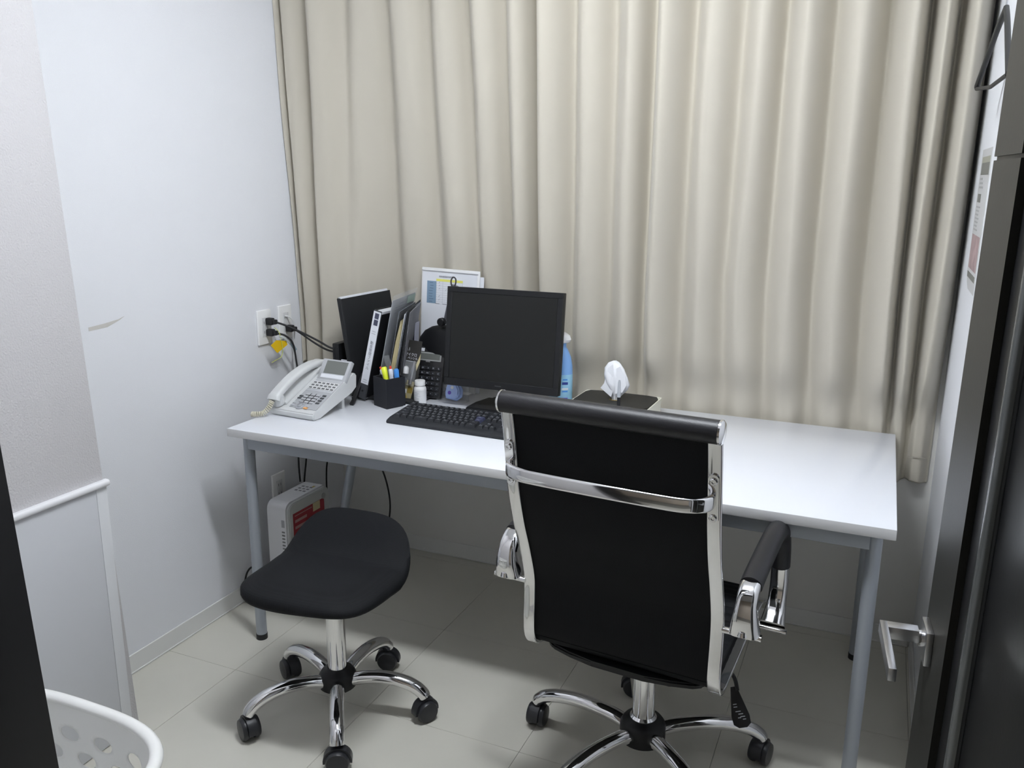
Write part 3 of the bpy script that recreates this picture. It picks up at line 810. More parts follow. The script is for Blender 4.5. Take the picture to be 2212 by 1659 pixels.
for i_, c_ in enumerate('勤怠管理ファイル'):
    text('lettering', c_, .0125, grey_print, lb, MB @ frame((.0150, -.0014, .196-i_*.0125), (1, 0, 0), (0, 0, 1), (0, -1, 0)))
for zz, w in ((.236, .014), (.228, .016), (.068, .014), (.060, .016)):
    bm = bmesh.new(); box(bm, (.015, -.0014, zz), (w, .0006, .0016), 0, MB); obj('small_print', bm, mat('light_print', (.45, .46, .50), .6), lb)
bm = bmesh.new(); cyl(bm, .0035, 0, .001, 12, MB @ frame((.013, -.001, .028), (1, 0, 0), (0, 0, 1), (0, -1, 0))); obj('finger_hole', bm, blk_matte, rb)
# clear document sleeve
cs = thing('clear_folder', 'clear plastic folder of printed sheets standing beside the ring binder', 'folder', (0, 0, 0))
pC = (.233, .447, z0); leanC = (.215, .02)
slab('sheet', (pC[0]+.0006, pC[1]+.004, z0+.02), leanC, (-.16, 1), .315, .205, .0008, mat('paper_sleeved', (.50, .52, .55), .35), cs)
_, MC = slab('sleeve', pC, leanC, (-.16, 1), .352, .214, .0004, clear_m, cs)
for zz, y0_, y1_ in ((.318, .06, .10), (.308, .03, .17), (.300, .03, .15), (.29, .03, .17)):
    bm = bmesh.new(); box(bm, (.0020, (y0_+y1_)/2, zz), (.0004, y1_-y0_, .0018), 0, MC); obj('print_line', bm, grey_print, cs)
bm = bmesh.new(); box(bm, (.0020, .165, .320), (.0004, .07, .026), 0, MC); obj('print_patch', bm, mat('pale_green_print', (.36, .46, .40), .6), cs)
# dark cardboard folder with kraft envelope
kf = thing('document_folder', 'dark grey folder standing open with a kraft envelope inside', 'folder', (0, 0, 0))
leanK = (.20, .03)
slab('cover', (.262, .452, z0), leanK, (-.27, 1), .300, .20, .0025, smoke_m, kf)
slab('cover', (.287, .455, z0), leanK, (-.30, 1), .300, .20, .0025, smoke_m, kf)
slab('inner_sheet', (.281, .458, z0), leanK, (-.30, 1), .292, .19, .002, white_paper, kf)
# envelope wedge with bent edge
zv = Vector((leanK[0], leanK[1], 1)).normalized()
bm = bmesh.new(); MK = frame((.268, .447, z0), (1, 0, -leanK[0]), (0, 1, 0), zv) @ Matrix.Rotation(R(15), 4, 'Z')
prism(bm, [(.0, 0), (.015, 0), (.016, .18), (.013, .262), (.008, .272), (.003, .20)], 0, .19, MK @ frame((0, 0, 0), (1, 0, 0), (0, 0, 1), (0, -1, 0)) @ Matrix.Translation((0, 0, -.19)))
obj('kraft_envelope', bm, kraft, kf)
# two more black folders behind
bf = thing('black_folder', 'black cardboard folder behind the kraft envelope, next to the document stand', 'folder', (0, 0, 0))
slab('cover', (.296, .462, z0), (.175, .03), (-.34, 1), .305, .20, .003, blk_matte, bf)
slab('cover', (.304, .466, z0), (.155, .03), (-.36, 1), .295, .20, .003, blk_matte, bf)
slab('pages', (.3, .468, z0), (.165, .03), (-.35, 1), .295, .19, .005, mat('paper_dark', (.20, .20, .22), .7), bf)
pu = thing('plastic_folder', 'dark purple translucent folder between the black folder and the document stand', 'folder', (0, 0, 0))
slab('cover', (.278, .590, z0), (.06, .04), (-.25, 1), .270, .06, .003, mat('purple_smoke', (.06, .055, .085), .25), pu)
slab('cover', (.286, .592, z0), (.05, .04), (-.25, 1), .235, .05, .003, mat('lilac_clear', (.30, .30, .38), .25), pu)
# power adapter
ad = thing('power_adapter', 'black network box standing at the curtain end of the desk behind the phone', 'network box', (.068, .515, ZT))
bm = bmesh.new(); box(bm, (0, 0, .092), (.026, .10, .176), .003); obj('body', bm, blk_plastic, ad)
bm = bmesh.new(); box(bm, (.0, 0, .003), (.055, .075, .006), .002); obj('foot', bm, blk_plastic, ad)
for k in range(2):
    bm = bmesh.new(); box(bm, (-.004+k*.010, -.0505, .12), (.001, .0012, .09)); obj('slot', bm, blk_matte, ad)

# ------------------------------------------------------------------ pen cup and pens
yawc = R(-24)
cp = thing('pen_cup', 'black square pen cup holding a highlighter and pens', 'pen cup', (.298, .428, ZT), yawc)
bm = bmesh.new(); w, h, t = .074, .098, .003
for c, s in (((-w/2+t/2, 0, h/2), (t, w, h)), ((w/2-t/2, 0, h/2), (t, w, h)), ((0, -w/2+t/2, h/2), (w-2*t, t, h)), ((0, w/2-t/2, h/2), (w-2*t, t, h)), ((0, 0, t/2), (w-2*t, w-2*t, t))):
    box(bm, c, s, .0006, seg=1)
obj('body', bm, mat('cup_black', (.014, .015, .020), .55, spec=.35), cp)
Mc = Matrix.Translation((.298, .428, ZT)) @ Matrix.Rotation(yawc, 4, 'Z')
def pen(name, label, base, top, r, m, capm=None, capf=.3, clip=None, tipm=None):
    b = Mc @ Vector(base); t_ = Mc @ Vector(top); L = (t_-b).length; d = (t_-b).normalized()
    x = d.cross(Vector((0, 1, 0))).normalized(); y = d.cross(x)
    M = frame(b, x, y, d)
    o = thing(name, label, 'pen', (0, 0, 0), 0, 'pens in the black pen cup')
    bm = bmesh.new(); lathe(bm, [(0, 0), (r*.3, 0), (r*.9, .012), (r, .02), (r, L*(1-capf))], 14, M); obj('barrel', bm, m, o)
    if capm:
        bm = bmesh.new(); lathe(bm, [(r*1.05, L*(1-capf)), (r*1.1, L-.004), (r*.8, L), (0, L)], 14, M)
        obj('cap', bm, capm, o)
    if tipm:
        bm = bmesh.new(); cyl(bm, r*.55, L, L+.009, 10, M); obj('push_button', bm, tipm, o)
    if clip:
        bm = bmesh.new(); box(bm, (r+.0015, 0, L-.02), (.0014, .004, .034), .0004, M, 1); obj('clip', bm, clip, o)
    return o
pen('highlighter', 'yellow highlighter leaning in the middle of the pen cup', (.012, .0, .005), (-.022, -.005, .126), .0085, smoke_m, yellow_m, .36)
pen('ballpoint_pen', 'clear ballpoint with red push button, upright at the right of the pen cup', (.018, .005, .005), (.010, .0, .124), .0068, clear_barrel, clear_barrel, .2, None, red_m)
pen('ballpoint_pen', 'clear ballpoint with red tip leaning over the left side of the pen cup', (.01, .01, .005), (-.044, .0, .113), .0062, clear_barrel, clear_barrel, .2, None, red_m)
pen('ballpoint_pen', 'blue capped pen behind the clear one at the right of the pen cup', (.022, .022, .005), (.024, .012, .124), .0075, blue_m, blue_m, .35, blue_m)
pen('marker_pen', 'black pen next to the yellow highlighter in the pen cup', (.0, .02, .005), (-.006, .012, .118), .006, blk_plastic, blk_plastic, .3)
tag(bxo('ruler', (0, 0, 0), (.024, .0015, .155), clear_m), 'clear plastic ruler sticking out of the pen cup in front of the binder', 'ruler')
bpy.data.objects['ruler'].matrix_world = frame(Mc @ Vector((-.012, .020, .085)), (1, -.2, .3), (.2, 1, 0), (-.3, 0, 1))

# ------------------------------------------------------------------ hanging blister pack
bl = thing('blister_pack', 'black and gold blister pack leaning between the pen cup and the calculator', 'package', (.326, .494, ZT), 0)
Mt = Matrix.Rotation(R(3), 4, 'Y') @ Matrix.Rotation(R(-10), 4, 'X') @ Matrix.Diagonal((.9, 1, .98, 1))
bm = bmesh.new(); box(bm, (0, .0, .105), (.066, .0012, .208), .0003, Mt, 1); obj('card', bm, mat('card_dark', (.035, .033, .03), .45), bl)
bm = bmesh.new(); prism(bm, [(.018, .128), (.033, .168), (.033, .140), (.022, .108)], .0007, .0014, Mt @ frame((0, 0, 0), (1, 0, 0), (0, 0, 1), (0, -1, 0))); obj('gold_print', bm, label_cream, bl)
bm = bmesh.new(); prism(bm, [(-.033, .0), (.010, .0), (.020, .055), (.020, .070), (-.033, .075)], .0007, .0014, Mt @ frame((0, 0, 0), (1, 0, 0), (0, 0, 1), (0, -1, 0))); obj('gold_print', bm, kraft, bl)
for c, s, m in (((-.020, .035), (.022, .014), white_paper), ((.005, .040), (.020, .020), gold_m), ((-.018, .014), (.026, .012), gold_m), ((-.020, .055), (.024, .0025), blk_matte), ((-.020, .049), (.024, .0015), blk_matte)):
    bm = bmesh.new(); box(bm, (c[0], -.0016, c[1]), (s[0], .0005, s[1]), 0, Mt); obj('picture_patch', bm, m, bl)
bm = bmesh.new(); box(bm, (-.004, -.008, .098), (.056, .014, .085), .004, Mt, 2); obj('blister', bm, clear_m, bl)
bm = bmesh.new(); sweep(bm, [Mt @ Vector((.006, -.009, .062)), Mt @ Vector((.010, -.009, .095)), Mt @ Vector((.016, -.009, .142))], circ(.0065, n=12), scale=[1, .8, .6]); obj('product', bm, chrome_soft, bl)
bm = bmesh.new(); lathe(bm, [(0, 0), (.010, 0), (.010, .018), (.007, .024), (0, .026)], 14, Mt @ Matrix.Translation((-.016, -.008, .095))); obj('product_cap', bm, white_pl, bl)
bm = bmesh.new(); lathe(bm, [(.007, 0), (.010, 0), (.010, .004), (.007, .004)], 16, Mt @ frame((-.016, -.010, .072), (1, 0, 0), (0, 0, 1), (0, -1, 0))); obj('product_ring', bm, chrome_soft, bl)
for s_, sz, x, z in (('0.1', .015, -.020, .178), ('マイクロ', .0125, -.006, .160), ('ペンシル', .0105, .002, .148)):
    text('lettering', s_, sz, white_paper, bl, Mt @ frame((x, -.0020, z), (1, 0, 0), (0, 0, 1), (0, -1, 0)))
bm = bmesh.new(); box(bm, (-.006, -.0016, .138), (.046, .0004, .0022), 0, Mt); obj('small_print', bm, key_print, bl)

# ------------------------------------------------------------------ calculator leaning on the lamp
ca = thing('calculator', 'black desk calculator leaning upright behind the white pill bottle', 'calculator', (.3645, .548, ZT+.006))
Mc2 = Matrix.Rotation(R(-15), 4, 'X')
bm = bmesh.new(); box(bm, (0, .007, .086), (.108, .014, .172), .004, Mc2, 2); obj('body', bm, mat('calc_black', (.018, .018, .020), .4), ca)
def cpart(name, x, z, w, h, t, m, bev=.0008):
    bm = bmesh.new(); box(bm, (x, -t/2, z), (w, t, h), bev, Mc2, 1); return obj(name, bm, m, ca)
cpart('display_frame', -.004, .138, .094, .029, .0015, mat('frame_silver', (.40, .41, .40), .35))
cpart('display', -.004, .138, .084, .020, .0020, lcd_m, .0004)
cpart('solar_cell', .030, .161, .026, .010, .0012, mat('solar', (.09, .08, .075), .25), .0003)
cpart('sticker', -.036, .160, .026, .011, .0012, white_paper, .0003)
cpart('tab', -.006, .1215, .016, .005, .0016, mat('tab_grey', (.25, .25, .25), .4), .0003)
glyph = [['▶', '00', '→', 'M', '%'], ['AC', 'M-', 'M+', '÷', 'C'], ['7', '8', '9', '%', '±'], ['4', '5', '6', '×', '÷'], ['1', '2', '3', '+', '-'], ['0', '00', '.', '=', '+']]
for r in range(6):
    for c in range(5):
        x = -.041+c*.0200; z = .0995-r*.0170
        k = cpart('key', x, z, .0165, .0125, .0035, blk_key, .0012)
        text('legend', glyph[r][c], .0075, key_print, k, Mc2 @ frame((x, -.0040, z), (1, 0, 0), (0, 0, 1), (0, -1, 0)), ext=.0001)

# ------------------------------------------------------------------ desk lamp with black dome shade
dl = thing('desk_lamp', 'black dome-shaded desk lamp behind the calculator with a grey arm rising behind the monitor', 'lamp', (.404, .620, ZT))
bm = bmesh.new()
pr = [(.0, .245), (.02, .244), (.05, .237), (.078, .222), (.098, .198), (.108, .165), (.110, .125), (.106, .125), (.104, .163), (.094, .195), (.075, .218), (.0, .238)]
lathe(bm, pr, 36, None, .98, .33); obj('shade', bm, blk_plastic, dl)
bm = bmesh.new(); cyl(bm, .014, .0, .020, 16, frame((-.002, -.012, .258), (1, 0, 0), (0, 0, 1), (0, -1, 0)), bev=.003); obj('joint', bm, blk_plastic, dl)
bm = bmesh.new(); sweep(bm, [(0.008, 0, .262), (.040, -.004, .380)], rrect(.012, .024, .003), up=(1, 0, 0)); obj('arm', bm, mat('arm_grey', (.12, .12, .14), .4), dl)
bm = bmesh.new(); sweep(bm, [(.0, .01, .24), (-.02, .01, .18), (-.02, .01, .01)], rrect(.012, .020, .003), up=(1, 0, 0)); obj('post', bm, blk_plastic, dl)
bm = bmesh.new(); cyl(bm, .045, 0, .010, 28, Matrix.Translation((-.02, .0, 0)), bev=.002); obj('base', bm, blk_plastic, dl)
lp = [(0.036+a, -.01, b) for a, b in ((0, .365), (-.006, .380), (-.007, .396), (.0, .407), (.009, .403), (.010, .390), (.004, .374), (.001, .365))]
lpo = tube('wire_loop', lp, .0026, mat('loop_grey', (.05, .05, .055), .4), dl, n=8)

# ------------------------------------------------------------------ document stand
dsn = thing('document_stand', 'white document stand showing a sheet with a blue and yellow table', 'document stand', (.375, .676, ZT))
Md2 = Matrix.Rotation(R(1.6), 4, 'Y') @ Matrix.Rotation(R(-2.5), 4, 'X')
bm = bmesh.new(); box(bm, (0, .004, .212), (.222, .005, .424), .002, Md2, 2); obj('backboard', bm, white_pl, dsn)
bm = bmesh.new(); box(bm, (.018, .010, .205), (.210, .002, .400), .001, Md2, 1); obj('spare_sheet', bm, white_paper, dsn)
bm = bmesh.new(); box(bm, (0, .0, .002), (.20, .06, .004), .001); obj('foot', bm, white_pl, dsn)
bm = bmesh.new(); box(bm, (-.002, .0005, .265), (.206, .0010, .290), .0, Md2, 1); sh = obj('printed_sheet', bm, white_paper, dsn)
bm = bmesh.new(); box(bm, (-.002, -.0006, .4135), (.214, .0010, .0024), .0, Md2, 1); obj('edge_line', bm, mat('edge_shadow_grey', (.36, .37, .40), .5), dsn)
def dpart(name, x, z, w, h, m, o=.0004):
    bm = bmesh.new(); box(bm, (x, -.0002-o/2, z), (w, o, h), 0, Md2); return obj(name, bm, m, sh)
text('title', '契約者管理予定表', .0066, grey_print, sh, Md2 @ frame((-.016, -.0006, .396), (1, 0, 0), (0, 0, 1), (0, -1, 0)))
dpart('table_column', -.070, .341, .035, .076, table_blue)
dpart('table_header', -.002, .384, .101, .008, table_yel)
for i in range(11): dpart('table_line', -.002, .380-i*.0078, .101, .0006, key_print, .0003)
for x in (-.052, -.027, -.001, .024, .0485): dpart('table_line', x, .344, .0006, .080, key_print, .0003)
for i in range(8): dpart('table_word', -.070+random.uniform(-.003, .003), .373-i*.0092, .012+random.random()*.006, .0014, mat('word_navy', (.08, .13, .2), .7), .0007)
for i in (0, 1, 2, 3, 4, 5):
    bm = bmesh.new(); x, z = (-.040, .376-i*.0078*(1.35 if i < 3 else 1.5)) if i != 3 else (-.014, .352)
    box(bm, (0, 0, 0), (.0009, .0004, .006), 0, Md2 @ Matrix.Translation((x, -.0008, z)) @ Matrix.Rotation(R(35), 4, 'Y')); obj('tick_mark', bm, grey_print, sh)
for x in (-.046, -.018, .012): dpart('table_word', x, .303, .016, .0016, grey_print, .0007)

# ------------------------------------------------------------------ pill bottle
pb = thing('pill_bottle', 'small white pill bottle standing behind the keyboard', 'bottle', (.374, .495, ZT))
bm = bmesh.new(); lathe(bm, [(0, 0), (.0185, 0), (.0205, .002), (.0205, .050), (.0190, .055), (.0150, .059), (.0145, .063)], 28); obj('body', bm, white_pl, pb)
bm = bmesh.new(); lathe(bm, [(.0162, .061), (.0175, .062), (.0175, .076), (.0165, .078), (0, .0785)], 28); obj('cap', bm, white_pl, pb)
bm = bmesh.new(); lathe(bm, [(.0207, .006), (.0208, .006), (.0208, .048), (.0207, .048)], 28)
obj('paper_label', bm, mat('label_offwhite', (.72, .73, .74), .5), pb)
for an, z, w, h, m in ((-150, .022, .006, .004, green_m), (-100, .040, .010, .0015, key_print), (-98, .035, .012, .0012, key_print), (-96, .030, .011, .0012, key_print), (-80, .037, .008, .0012, key_print), (-110, .024, .010, .0012, key_print), (-85, .020, .010, .0012, key_print), (-70, .028, .009, .0012, key_print), (-140, .040, .004, .006, key_print)):
    bm = bmesh.new(); box(bm, (.0209, 0, z), (.0004, w, h), 0, Matrix.Rotation(R(an), 4, 'Z')); obj('label_print', bm, m, pb)

# ------------------------------------------------------------------ clear pack with pale blue item
pk = thing('tape_dispenser_pack', 'pale blue correction tape in a clear pack beside the monitor stand', 'package', (.462, .555, ZT))
bm = bmesh.new(); box(bm, (.0, .0, .004), (.105, .05, .006), .002); box(bm, (0, .018, .03), (.105, .002, .055), .0008); obj('clear_tray', bm, clear_m, pk)
bm = bmesh.new(); prism(bm, [(-.024, -.020), (.012, -.024), (.026, -.012), (.026, .008), (.012, .030), (-.008, .050), (-.014, .048), (-.026, .004)], 0, .020, frame((.006, .004, .034), (1, 0, 0), (0, .25, 1), (0, -1, .25)))
bmesh.ops.bevel(bm, geom=bm.edges[:], offset=.005, segments=3, affect='EDGES'); obj('tape_case', bm, pale_blue, pk)
Mq = frame((.006, .004, .034), (1, 0, 0), (0, .25, 1), (0, -1, .25))
bm = bmesh.new(); cyl(bm, .0062, .0198, .0206, 18, Mq @ Matrix.Translation((-.008, -.004, 0))); obj('round_mark', bm, purple_m, pk)
bm = bmesh.new(); cyl(bm, .0055, .0198, .0206, 18, Mq @ Matrix.Translation((.000, .014, 0))); obj('round_mark', bm, white_pl, pk)
tag(bxo('memo_slip', (.335, .455, ZT+.0008), (.05, .035, .0012), white_paper), 'white paper slip on the desk between the pen cup and keyboard', 'paper')

# ------------------------------------------------------------------ spray bottle
sp = thing('spray_bottle', 'blue spray bottle with a white cap behind the right edge of the monitor', 'bottle', (.826, .60, ZT))
bm = bmesh.new(); lathe(bm, [(0, 0), (.036, 0), (.039, .004), (.039, .125), (.038, .150), (.033, .178), (.022, .202), (.017, .210), (.017, .226)], 32, None, 1, .8); obj('body', bm, spray_b, sp)
bm = bmesh.new(); lathe(bm, [(.0393, .010), (.0396, .011), (.0396, .122), (.0393, .125)], 32, None, 1, .8); obj('wrap_label', bm, spray_l, sp)
bm = bmesh.new(); lathe(bm, [(.016, .222), (.028, .226), (.032, .234), (.028, .246), (.015, .255), (0, .257)], 28, None, 1, .8); obj('cap', bm, white_pl, sp)
for z, w, h, m in ((.098, .020, .008, navy), (.110, .016, .004, blue_m), (.080, .022, .006, white_paper), (.072, .018, .004, blue_m), (.050, .020, .003, purple_m)):
    bm = bmesh.new(); box(bm, (0, -.0402, z), (w, .0006, h), 0, Matrix.Scale(.8, 4, (0, 1, 0)) @ Matrix.Rotation(R(38), 4, 'Z')); obj('label_print', bm, m, sp)

# ------------------------------------------------------------------ tissue box, tissue, pen in front
tbx = thing('tissue_box', 'ivory tissue box with black lid behind the office chair', 'tissue box', (1.000, .635, ZT), R(-1))
bm = bmesh.new()
w0, d0 = .252, .185
def ring(w, d, z, r=.012): return [bm.verts.new((x, y, z)) for x, y in rrect(w, d, r, 4)]
rs = [ring(w0-.012, d0-.012, 0), ring(w0-.004, d0-.004, .004), ring(w0, d0, .048), ring(w0-.006, d0-.006, .0485), ring(w0-.008, d0-.008, .043)]
for a, b in zip(rs, rs[1:]):
    for i in range(len(a)): bm.faces.new((a[i], a[(i+1) % len(a)], b[(i+1) % len(a)], b[i]))
bm.faces.new(rs[0]); bm.faces.new(rs[-1]); obj('box_body', bm, cream_box, tbx)
bm = bmesh.new()
N_ = 32; hole = [bm.verts.new((.0+.016*math.cos(2*PI*i/N_), -.01+.009*math.sin(2*PI*i/N_), .050)) for i in range(N_)]
hole2 = [bm.verts.new((v.co.x, v.co.y, .044)) for v in hole]
outer = []
for i in range(N_):
    a_ = 2*PI*i/N_; c, s = math.cos(a_), math.sin(a_); n_ = 8; m_ = (abs(c)**n_+abs(s)**n_)**(-1/n_); outer.append((c*m_*(w0/2-.005), s*m_*(d0/2-.005)))
o1 = [bm.verts.new((x, y, .050)) for x, y in outer]; o2 = [bm.verts.new((x, y, .044)) for x, y in outer]
for i in range(N_):
    j = (i+1) % N_
    bm.faces.new((hole[i], hole[j], o1[j], o1[i])); bm.faces.new((o1[i], o1[j], o2[j], o2[i])); bm.faces.new((hole2[i], hole2[j], o2[j], o2[i])); bm.faces.new((hole[i], hole[j], hole2[j], hole2[i]))
obj('lid', bm, mat('lid_black', (.020, .020, .018), .45), tbx)
bm = bmesh.new(); lathe(bm, [(.0155, .0495), (.0175, .0495), (.0175, .0515), (.0155, .0515), (.0155, .0495)], 28, Matrix.Translation((0, -.01, 0)), 1, .62); obj('slot_rim', bm, gold_m, tbx)
# tissue
ts = thing('tissue', 'white tissue pulled up out of the tissue box', 'tissue', (1.000, .625, ZT+.044))
bm = bmesh.new(); rows_ = []
prof = [(0, .010), (.018, .013), (.042, .030), (.060, .037), (.085, .036), (.105, .030), (.122, .018), (.128, .004)]
for z, r in prof:
    row = []
    for i in range(36):
        a_ = 2*PI*i/36; k = 1+.16*math.sin(3*a_+z*30)+.10*math.sin(7*a_+z*55)
        row.append(bm.verts.new((r*k*math.cos(a_)+.004*math.sin(z*40), .55*r*k*math.sin(a_), z+.004*math.sin(2*a_))))
    rows_.append(row)
for a, b in zip(rows_, rows_[1:]):
    for i in range(36): bm.faces.new((a[i], a[(i+1) % 36], b[(i+1) % 36], b[i]))
bm.faces.new(rows_[-1]); obj('sheet', bm, tissue_m, ts, angle=180)
bm = bmesh.new(); prism(bm, [(-.008, .018), (-.043, .044), (-.032, .060), (-.020, .110), (-.006, .122), (.004, .060)], -.002, .001, frame((0, -.016, 0), (1, 0, 0), (0, 0, 1), (0, -1, 0))); obj('fold', bm, tissue_m, ts)
bm = bmesh.new(); prism(bm, [(.006, .030), (.030, .038), (.042, .062), (.034, .095), (.018, .118), (.006, .11)], -.001, .001, frame((0, -.020, 0), (1, -.1, 0), (0, .05, 1), (-.1, -1, 0))); obj('fold', bm, tissue_m, ts)
sty = thing('upright_pen', 'black and pale grey pen standing upright in front of the tissue', 'pen', (1.045, .512, ZT))
bm = bmesh.new(); cyl(bm, .022, 0, .012, 20, bev=.003); obj('holder', bm, blk_plastic, sty)
bm = bmesh.new(); lathe(bm, [(.0045, .01), (.0050, .08), (.0050, .090)], 14); obj('barrel', bm, blk_plastic, sty)
bm = bmesh.new(); lathe(bm, [(.0055, .090), (.0055, .096), (.0042, .135), (.0025, .142), (0, .143)], 14); obj('cap', bm, mat('cap_grey', (.45, .47, .50), .35), sty)

# ================================================================== OUTLETS, PLUGS, CABLES on the left wall
def outlet(loc, label, holes=2):
    o = thing('wall_outlet', label, 'outlet', loc, 0, 'white outlets on the left wall')
    bm = bmesh.new(); box(bm, (.004, 0, 0), (.008, .070, .118), .003, seg=3); obj('plate', bm, mat('outlet_white', (.93, .93, .92), .3), o)
    bm = bmesh.new(); box(bm, (.0085, 0, 0), (.002, .030, .066), .001); ins = obj('socket', bm, mat('socket_white', (.70, .70, .70), .4), o)
    for z in ((-.016, .016) if holes == 2 else (.016,)):
        for y in (-.0063, .0063):
            bm = bmesh.new(); box(bm, (.0097, y, z), (.0008, .0016, .009)); obj('slot', bm, dkey, ins)
    return o
outlet((XL, .400, .928), 'white wall outlet with two black plugs, nearest the doorway', 2)
outlet((XL, .510, .930), 'white wall outlet next to the curtain with a white cable', 2)
outlet((XL, .424, .340), 'white wall outlet low on the wall behind the heater', 2)
def plug(loc, label, cable, bot=False):
    o = thing('power_plug', label, 'plug', loc, 0, 'black plugs in the wall outlets')
    bm = bmesh.new(); box(bm, (.014, 0, 0), (.026, .020, .024), .004, seg=2); box(bm, (.032, .002, -.001), (.014, .015, .016), .003)
    obj('plug_body', bm, rubber, o)
    tube('cord', [Vector(p)-Vector(loc) for p in cable], .0034, rubber, o)
    return o
plug((XL+.0095, .408, .948), 'upper black plug in the left wall outlet, its cord running to the network box',
     [(XL+.045, .412, .946), (XL+.075, .425, .935), (-.06, .45, .912), (.0, .462, .885), (.04, .466, .866), (.066, .468, .860)])
plug((XL+.0095, .408, .910), 'lower black plug in the left wall outlet with a yellow tag on its cord',
     [(XL+.045, .412, .908), (XL+.070, .425, .90), (-.09, .442, .872), (-.085, .448, .82), (-.078, .45, .74), (-.082, .45, .68), (-.09, .45, .60), (-.098, .45, .45), (-.10, .455, .367)])
plug((XL+.0095, .512, .908), 'black plug in the outlet beside the curtain',
     [(XL+.045, .512, .905), (XL+.08, .505, .892), (-.04, .49, .872), (.01, .482, .855), (.045, .475, .850), (.066, .470, .852)])
wc = tube('white_cable', [(XL+.010, .505, .952), (XL+.024, .512, .948), (XL+.030, .528, .925), (XL+.026, .530, .88), (XL+.02, .530, .80), (XL+.02, .53, .70), (XL+.02, .53, .50), (XL+.014, .535, .395)], .0024, white_pl)
tag(wc, 'thin white cable hanging from the outlet beside the curtain', 'cable')
yt = thing('yellow_tag', 'shiny yellow tag with a thin wire hanging from the lower black plug', 'tag', (-.118, .405, .870))
bm = bmesh.new(); prism(bm, [(-.034, .004), (-.010, .018), (.030, .010), (.034, -.004), (-.008, -.026), (-.012, -.024)], 0, .0008, frame((0, 0, 0), (.25, 1, 0), (0, 0, 1), (1, -.25, 0))); obj('tag_sheet', bm, tag_y, yt)
tube('wire', [(-.006, -.012, .062), (.004, -.002, .045), (.006, .004, .02), (.006, .010, -.02), (.002, .004, -.042), (-.006, -.012, -.050), (-.01, -.03, -.056)], .0011, yg, yt, n=6)
bm = bmesh.new(); sweep(bm, smoothpath([(.004, .0, .030), (.010, .016, .022), (.014, .032, .008), (.016, .040, -.002)]), circ(.0035, n=8)); obj('wire_cover', bm, mat('translucent_white', (.62, .66, .62), .4), yt)
bm = bmesh.new(); sweep(bm, [(.018, .040, .004), (.020, .062, -.028)], rrect(.002, .013, .0008)); obj('cord_label', bm, mat('pale_label_blue', (.35, .48, .55), .4), yt)

# cables under the desk
c1 = tube('hanging_cable', [(-.06, .47, .674), (-.075, .50, .60), (-.105, .515, .50), (-.12, .52, .42), (-.13, .515, .33), (-.14, .51, .15), (-.14, .50, .012)], .0032, rubber)
tag(c1, 'black cable hanging under the desk next to the wall behind the heater', 'cable', 'black cables hanging under the desk')
c2 = tube('hanging_cable', [(-.04, .64, .70), (-.06, .63, .55), (-.09, .615, .42), (-.10, .61, .33), (-.10, .61, .15), (-.11, .61, .012)], .0030, rubber)
tag(c2, 'black cable hanging under the desk above the back corner of the heater', 'cable', 'black cables hanging under the desk')
c3 = tube('hanging_cable', [(.02, .69, .62), (.03, .70, .50), (.045, .71, .43), (.085, .72, .33), (.105, .72, .24), (.10, .72, .16), (.075, .72, .06), (.07, .71, .006)], .0032, rubber)
tag(c3, 'black cable looping down behind the rear left desk leg', 'cable', 'black cables hanging under the desk')
c4 = tube('floor_cable', [(-.160, .205, .004), (-.162, .206, .04), (-.163, .210, .075), (-.162, .222, .104), (-.158, .240, .117), (-.150, .262, .108), (-.140, .280, .060), (-.135, .290, .004)], .0032, rubber)
tag(c4, 'short loop of black cable standing up by the wall left of the stool seat', 'cable')
c5 = tube('slack_cable', [(-.09, .56, .46), (-.06, .60, .43), (.0, .66, .425), (.03, .69, .46)], .0018, white_pl)
c5b = None
tag(c5, 'thin white cord slung between the cables under the desk', 'cable')

# ================================================================== HEATER
ht = thing('fan_heater', 'white panel heater with a red sticker standing under the desk by the wall', 'heater', (-.058, .390, 0))
Mh2 = frame((0, 0, 0), (0, 1, 0), (0, 0, 1), (1, 0, 0))
HWd, HHt, HTk = .235, .345, .088
bm = bmesh.new(); prism(bm, [(x, y+HHt/2+.012) for x, y in rrect(HWd, HHt, .030, 6)], -HTk/2, HTk/2-.012, Mh2)
obj('body', bm, heater_m, ht)
bm = bmesh.new(); prism(bm, [(x, y+HHt/2+.012) for x, y in rrect(HWd-.010, HHt-.010, .026, 6)], HTk/2-.0118, HTk/2, Mh2)
bmesh.ops.bevel(bm, geom=[e for e in bm.edges if all(abs(v.co.x-HTk/2) < 1e-5 for v in e.verts)], offset=.003, segments=2, affect='EDGES')
obj('front_panel', bm, heater_p, ht)
bm = bmesh.new(); box(bm, (0, 0, .008), (.095, .17, .016), .004); obj('foot', bm, white_pl, ht)
bm = bmesh.new(); box(bm, (HTk/2+.0006, -.006, .255), (.0010, .175, .120)); lab = obj('red_sticker', bm, label_red, ht); lab['label'] = 'red printed sticker'
bm = bmesh.new(); box(bm, (HTk/2+.0014, .036, .300), (.0006, .040, .030)); obj('cream_patch', bm, label_cream, lab)
for z, y0_, y1_, h in ((.305, -.085, .01, .003), (.285, -.085, -.02, .010), (.262, -.085, .02, .010), (.240, -.08, .06, .005)):
    bm = bmesh.new(); box(bm, (HTk/2+.0014, (y0_+y1_)/2, z), (.0006, y1_-y0_, h)); obj('print_line', bm, mat('pink_print', (.50, .30, .28), .6), lab)
bm = bmesh.new(); cyl(bm, .011, 0, .0015, 20, frame((HTk/2, .080, .322), (0, 1, 0), (0, 0, 1), (1, 0, 0))); obj('round_mark', bm, mat('mark_grey', (.42, .42, .42), .5), ht)
topz = HHt+.0122
